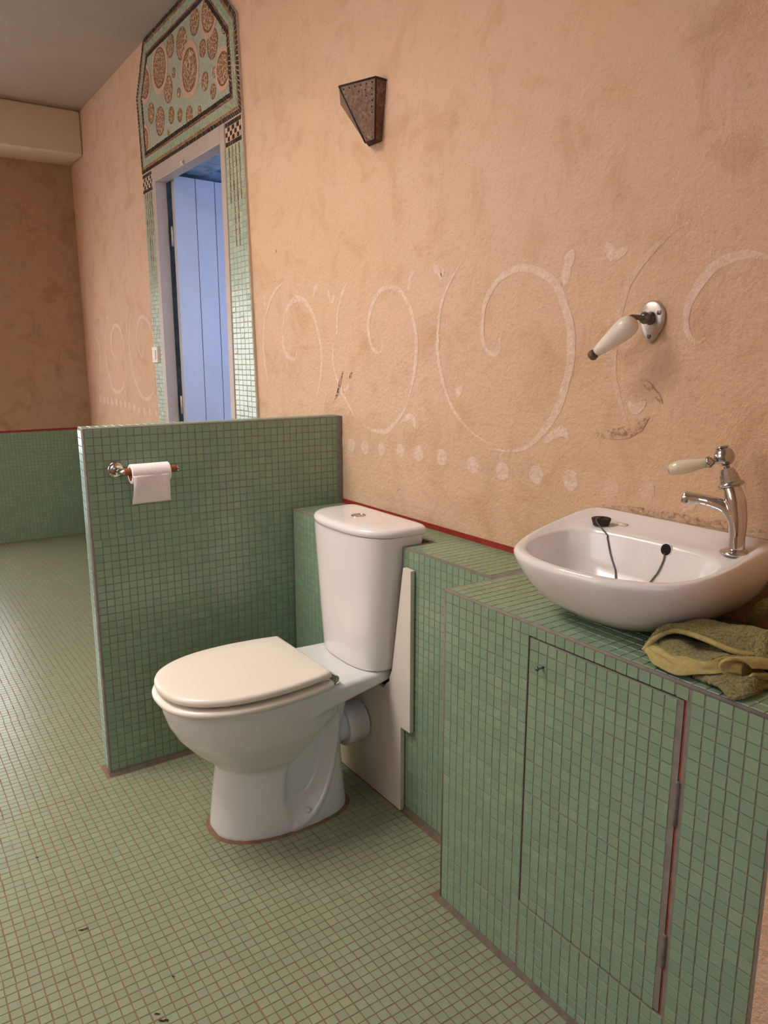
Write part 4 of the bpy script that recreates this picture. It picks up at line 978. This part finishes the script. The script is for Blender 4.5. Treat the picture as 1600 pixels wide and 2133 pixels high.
for nm, q, mt in (('front_plate', (TL, TR, BR, BL), 'rust'), ('side_plate', (TR, TRW, BRW, BR), 'rust'), ('side_plate', (TLW, TL, BL, BLW), 'rust'), ('bottom_plate', (BL, BR, BRW, BLW), 'rust_dark')):
    plate(nm, q, 0.0015*inward(q), mt, la)
# folded dark seams along the edges
for a, b in ((TL, TR), (TR, BR), (TL, BL), (TR, TRW), (BL, BR)):
    G().tube([a, b], 0.0026, 8).obj('folded_edge', 'rust_dark', la, smooth=True)
# punched holes
fn_ = np.cross(TR-TL, BL-TL); fn_ /= np.linalg.norm(fn_)
if fn_ @ (ctr-TL) > 0: fn_ = -fn_
hol = G()
for i in range(10):
    v = (i+0.7)/10.4; a, b = TL+(BL-TL)*v, TR+(BR-TR)*v; wdt = np.linalg.norm(b-a); nh = max(2, int(wdt/0.019))
    for j in range(nh):
        c = a+(b-a)*((j+0.6)/(nh+0.2)); hol.lathe([(-0.0008, 0.0026), (0.0006, 0.0026), (0.0007, 0.0004)], c, fn_, 8)
hol.obj('punched_holes', 'black', la)

# ================================================================== LIGHT SWITCH
s0 = at(325, 722, 1, -0.02); sx0, sx1 = -1.925, -1.845
sw = thing('light_switch', (-1.885, 0, 1.225), 'cream light switch at the left edge of the door mosaic', 'switch')
box('switch_plate', (sx0, -0.024, 1.185), (sx1, -0.0005, 1.267), 'switch', sw, bevel=0.004)
box('rocker', (sx0+0.018, -0.029, 1.203), (sx1-0.018, -0.0235, 1.249), 'switch', sw, bevel=0.002)

# ================================================================== TOWEL
tw = thing('hand_towel', (1.46, -0.22, HL), 'crumpled olive green terry towel on the vanity beside the basin', 'towel')
def cloth(name, rows, mat, nu=44, nv=30, th=0.0065, amp=0.0018, seed=0, hem=False):
    rows = [crom(r, nu) for r in rows]
    grid = np.array([crom([rows[k][i] for k in range(len(rows))], nv) for i in range(nu)])       # nu x nv x 3
    rr_ = np.random.default_rng(seed); ph = rr_.uniform(0, 6, 8)
    U, Vv = np.meshgrid(np.linspace(0, 1, nu), np.linspace(0, 1, nv), indexing='ij')
    grid[:, :, 2] += amp*(np.sin(U*19+ph[0]+3*Vv)+np.sin(Vv*13+ph[1]+U*7))
    grid[:, :, 1] += amp*np.sin(U*23+ph[2]+Vv*5)
    grid[:, :, 2] = np.maximum(grid[:, :, 2], HL+TH+0.004)
    V = grid.reshape(-1, 3); F = [(i*nv+j, (i+1)*nv+j, (i+1)*nv+j+1, i*nv+j+1) for i in range(nu-1) for j in range(nv-1)]
    o = obj(name, V, F, mat, tw, smooth=True)
    md = o.modifiers.new('thick', 'SOLIDIFY'); md.thickness = th; md.offset = 0.0
    md = o.modifiers.new('sub', 'SUBSURF'); md.levels = 2; md.render_levels = 2
    if not hem:
        tx = bpy.data.textures.new('pile', 'CLOUDS'); tx.noise_scale = 0.0045; tx.noise_depth = 2
        md = o.modifiers.new('pile', 'DISPLACE'); md.texture = tx; md.strength = 0.0042; md.mid_level = 0.5; md.texture_coords = 'GLOBAL'
    return o
def P(px, py, z): return tuple(at(px, py, 2, z))
z0 = HL+0.006
# lowest layer lying on the vanity top
cloth('lower_layer', [[P(1440, 1408, z0), P(1480, 1426, z0), P(1520, 1452, z0+0.001), P(1555, 1453, z0), P(1585, 1436, z0+0.002), P(1625, 1424, z0)],
                      [P(1450, 1396, z0+0.003), P(1490, 1408, z0+0.006), P(1530, 1428, z0+0.008), P(1560, 1424, z0+0.008), P(1590, 1408, z0+0.008), P(1640, 1390, z0+0.006)],
                      [P(1455, 1370, z0+0.004), P(1490, 1380, z0+0.006), P(1530, 1385, z0+0.008), P(1560, 1380, z0+0.008), P(1600, 1370, z0+0.01), P(1650, 1350, z0+0.01)]], 'terry', seed=1)
# lower jaw of the fold with the smooth woven border
cloth('woven_border', [[P(1342, 1358, z0+0.003), P(1375, 1392, z0), P(1415, 1405, z0+0.002), P(1460, 1407, z0+0.006), P(1510, 1403, z0+0.012), P(1545, 1408, z0+0.012)],
                       [P(1345, 1350, z0+0.010), P(1378, 1376, z0+0.010), P(1415, 1386, z0+0.012), P(1460, 1390, z0+0.016), P(1510, 1382, z0+0.024), P(1550, 1385, z0+0.026)],
                       [P(1350, 1342, z0+0.014), P(1385, 1358, z0+0.016), P(1420, 1368, z0+0.018), P(1465, 1378, z0+0.022), P(1510, 1370, z0+0.032), P(1560, 1372, z0+0.034)]], 'hem', seed=2, amp=0.0011, hem=True)
cloth('inner_fold', [[P(1350, 1343, z0+0.014), P(1385, 1360, z0+0.015), P(1420, 1370, z0+0.017), P(1465, 1380, z0+0.020), P(1515, 1372, z0+0.030), P(1570, 1372, z0+0.032)],
                     [P(1360, 1332, z0+0.016), P(1395, 1340, z0+0.024), P(1430, 1350, z0+0.022), P(1470, 1358, z0+0.020), P(1520, 1358, z0+0.022), P(1580, 1360, z0+0.022)],
                     [P(1375, 1322, z0+0.012), P(1410, 1325, z0+0.016), P(1440, 1330, z0+0.014), P(1480, 1338, z0+0.010), P(1530, 1345, z0+0.010), P(1590, 1350, z0+0.010)]], 'terry', seed=3)
# rolled end of the border
rc = np.array(P(1532, 1394, z0+0.022)); ring_rows = []
for a in np.linspace(0.3, 2*PI*0.98, 9):
    ring_rows.append([tuple(rc+np.array([0.020*math.cos(a)*(1+0.1*k)+0.012*k, 0.012*math.cos(a)+0.020*k, 0.015*math.sin(a)])) for k in range(4)])
cloth('rolled_end', ring_rows, 'hem', 14, 40, 0.006, 0.0006, 4, True)
# upper flap with its arching hem
cloth('upper_flap', [[P(1341, 1354, z0+0.006), P(1368, 1326, z0+0.030), P(1408, 1313, z0+0.040), P(1465, 1329, z0+0.042), P(1530, 1356, z0+0.036), P(1600, 1368, z0+0.034), P(1660, 1372, z0+0.03)],
                     [P(1345, 1348, z0+0.010), P(1375, 1316, z0+0.038), P(1418, 1302, z0+0.048), P(1480, 1306, z0+0.052), P(1540, 1318, z0+0.052), P(1600, 1330, z0+0.05), P(1660, 1340, z0+0.045)],
                     [P(1350, 1342, z0+0.010), P(1388, 1308, z0+0.034), P(1430, 1299, z0+0.040), P(1490, 1300, z0+0.043), P(1550, 1307, z0+0.045), P(1610, 1318, z0+0.044), P(1670, 1328, z0+0.038)],
                     [P(1358, 1338, z0+0.004), P(1398, 1322, z0+0.008), P(1444, 1318, z0+0.008), P(1504, 1322, z0+0.008), P(1562, 1328, z0+0.008), P(1615, 1338, z0+0.008), P(1670, 1346, z0+0.008)]], 'terry', seed=5)
hp = crom([P(1341, 1355, z0+0.006), P(1368, 1327, z0+0.030), P(1408, 1314, z0+0.040), P(1465, 1330, z0+0.042), P(1530, 1357, z0+0.036), P(1600, 1369, z0+0.034)], 40)
G().tube(hp, 0.0046, 10).obj('hem_edge', 'hem', tw, smooth=True)
# folds piled up at the right
def rollc(name, pts, rad, seed):
    C_ = crom(pts, 26); rr_ = np.random.default_rng(seed)
    o = G().tube(C_, np.interp(np.linspace(0, 1, 26), [0, 0.15, 0.5, 0.85, 1], [rad*0.55, rad*0.95, rad, rad*0.95, rad*0.6]), 16).obj(name, 'terry', tw, smooth=True)
    md = o.modifiers.new('sub', 'SUBSURF'); md.levels = 2; md.render_levels = 2
    tx = bpy.data.textures.new('pile', 'CLOUDS'); tx.noise_scale = 0.0045; tx.noise_depth = 2
    md = o.modifiers.new('pile', 'DISPLACE'); md.texture = tx; md.strength = 0.0045; md.mid_level = 0.5; md.texture_coords = 'GLOBAL'
rollc('side_fold', [P(1600, 1320, z0+0.055), P(1592, 1340, z0+0.050), P(1590, 1362, z0+0.040), P(1600, 1378, z0+0.03), P(1640, 1390, z0+0.02)], 0.012, 6)
rollc('back_fold', [P(1562, 1304, z0+0.014), P(1572, 1285, z0+0.040), P(1590, 1264, z0+0.062), P(1625, 1252, z0+0.072), P(1670, 1262, z0+0.06)], 0.011, 7)
rollc('right_fold', [P(1590, 1400, z0+0.006), P(1625, 1385, z0+0.012), P(1670, 1370, z0+0.016)], 0.014, 8)

# ================================================================== FLOOR DEBRIS
for px_, py_, ln, wd_, rot, lab in ((175, 1938, 0.019, 0.005, 0.5, 'small brown curled leaf scrap on the floor, left of the toilet'), (77, 1788, 0.005, 0.005, 0, 'tiny dark crumb on the floor near the left edge'),
                                    (328, 2115, 0.010, 0.005, 0.3, 'small dark crumb on the floor at the bottom edge'), (341, 2128, 0.020, 0.006, 0.2, 'dark twig scrap on the floor at the very bottom edge'), (362, 2036, 0.005, 0.004, 0, 'tiny black crumb on the floor in the pale light patch')):
    c = at(px_, py_, 2, 0.0); ax = np.array([math.cos(rot+0.9), math.sin(rot+0.9), 0.0])
    pth = [c+ax*ln*(k/6-0.5)+np.array([rng.normal(0, 0.0008), rng.normal(0, 0.0008), TH+0.0018+rng.uniform(0, 0.0008)]) for k in range(7)]
    d_ = G().tube(pth, [wd_*0.25*q for q in (0.4, 0.9, 1.1, 0.7, 1.0, 0.8, 0.3)], 7).obj('debris', 'rot', None, smooth=True)
    tag(d_, lab, 'debris', 'crumbs on the floor')
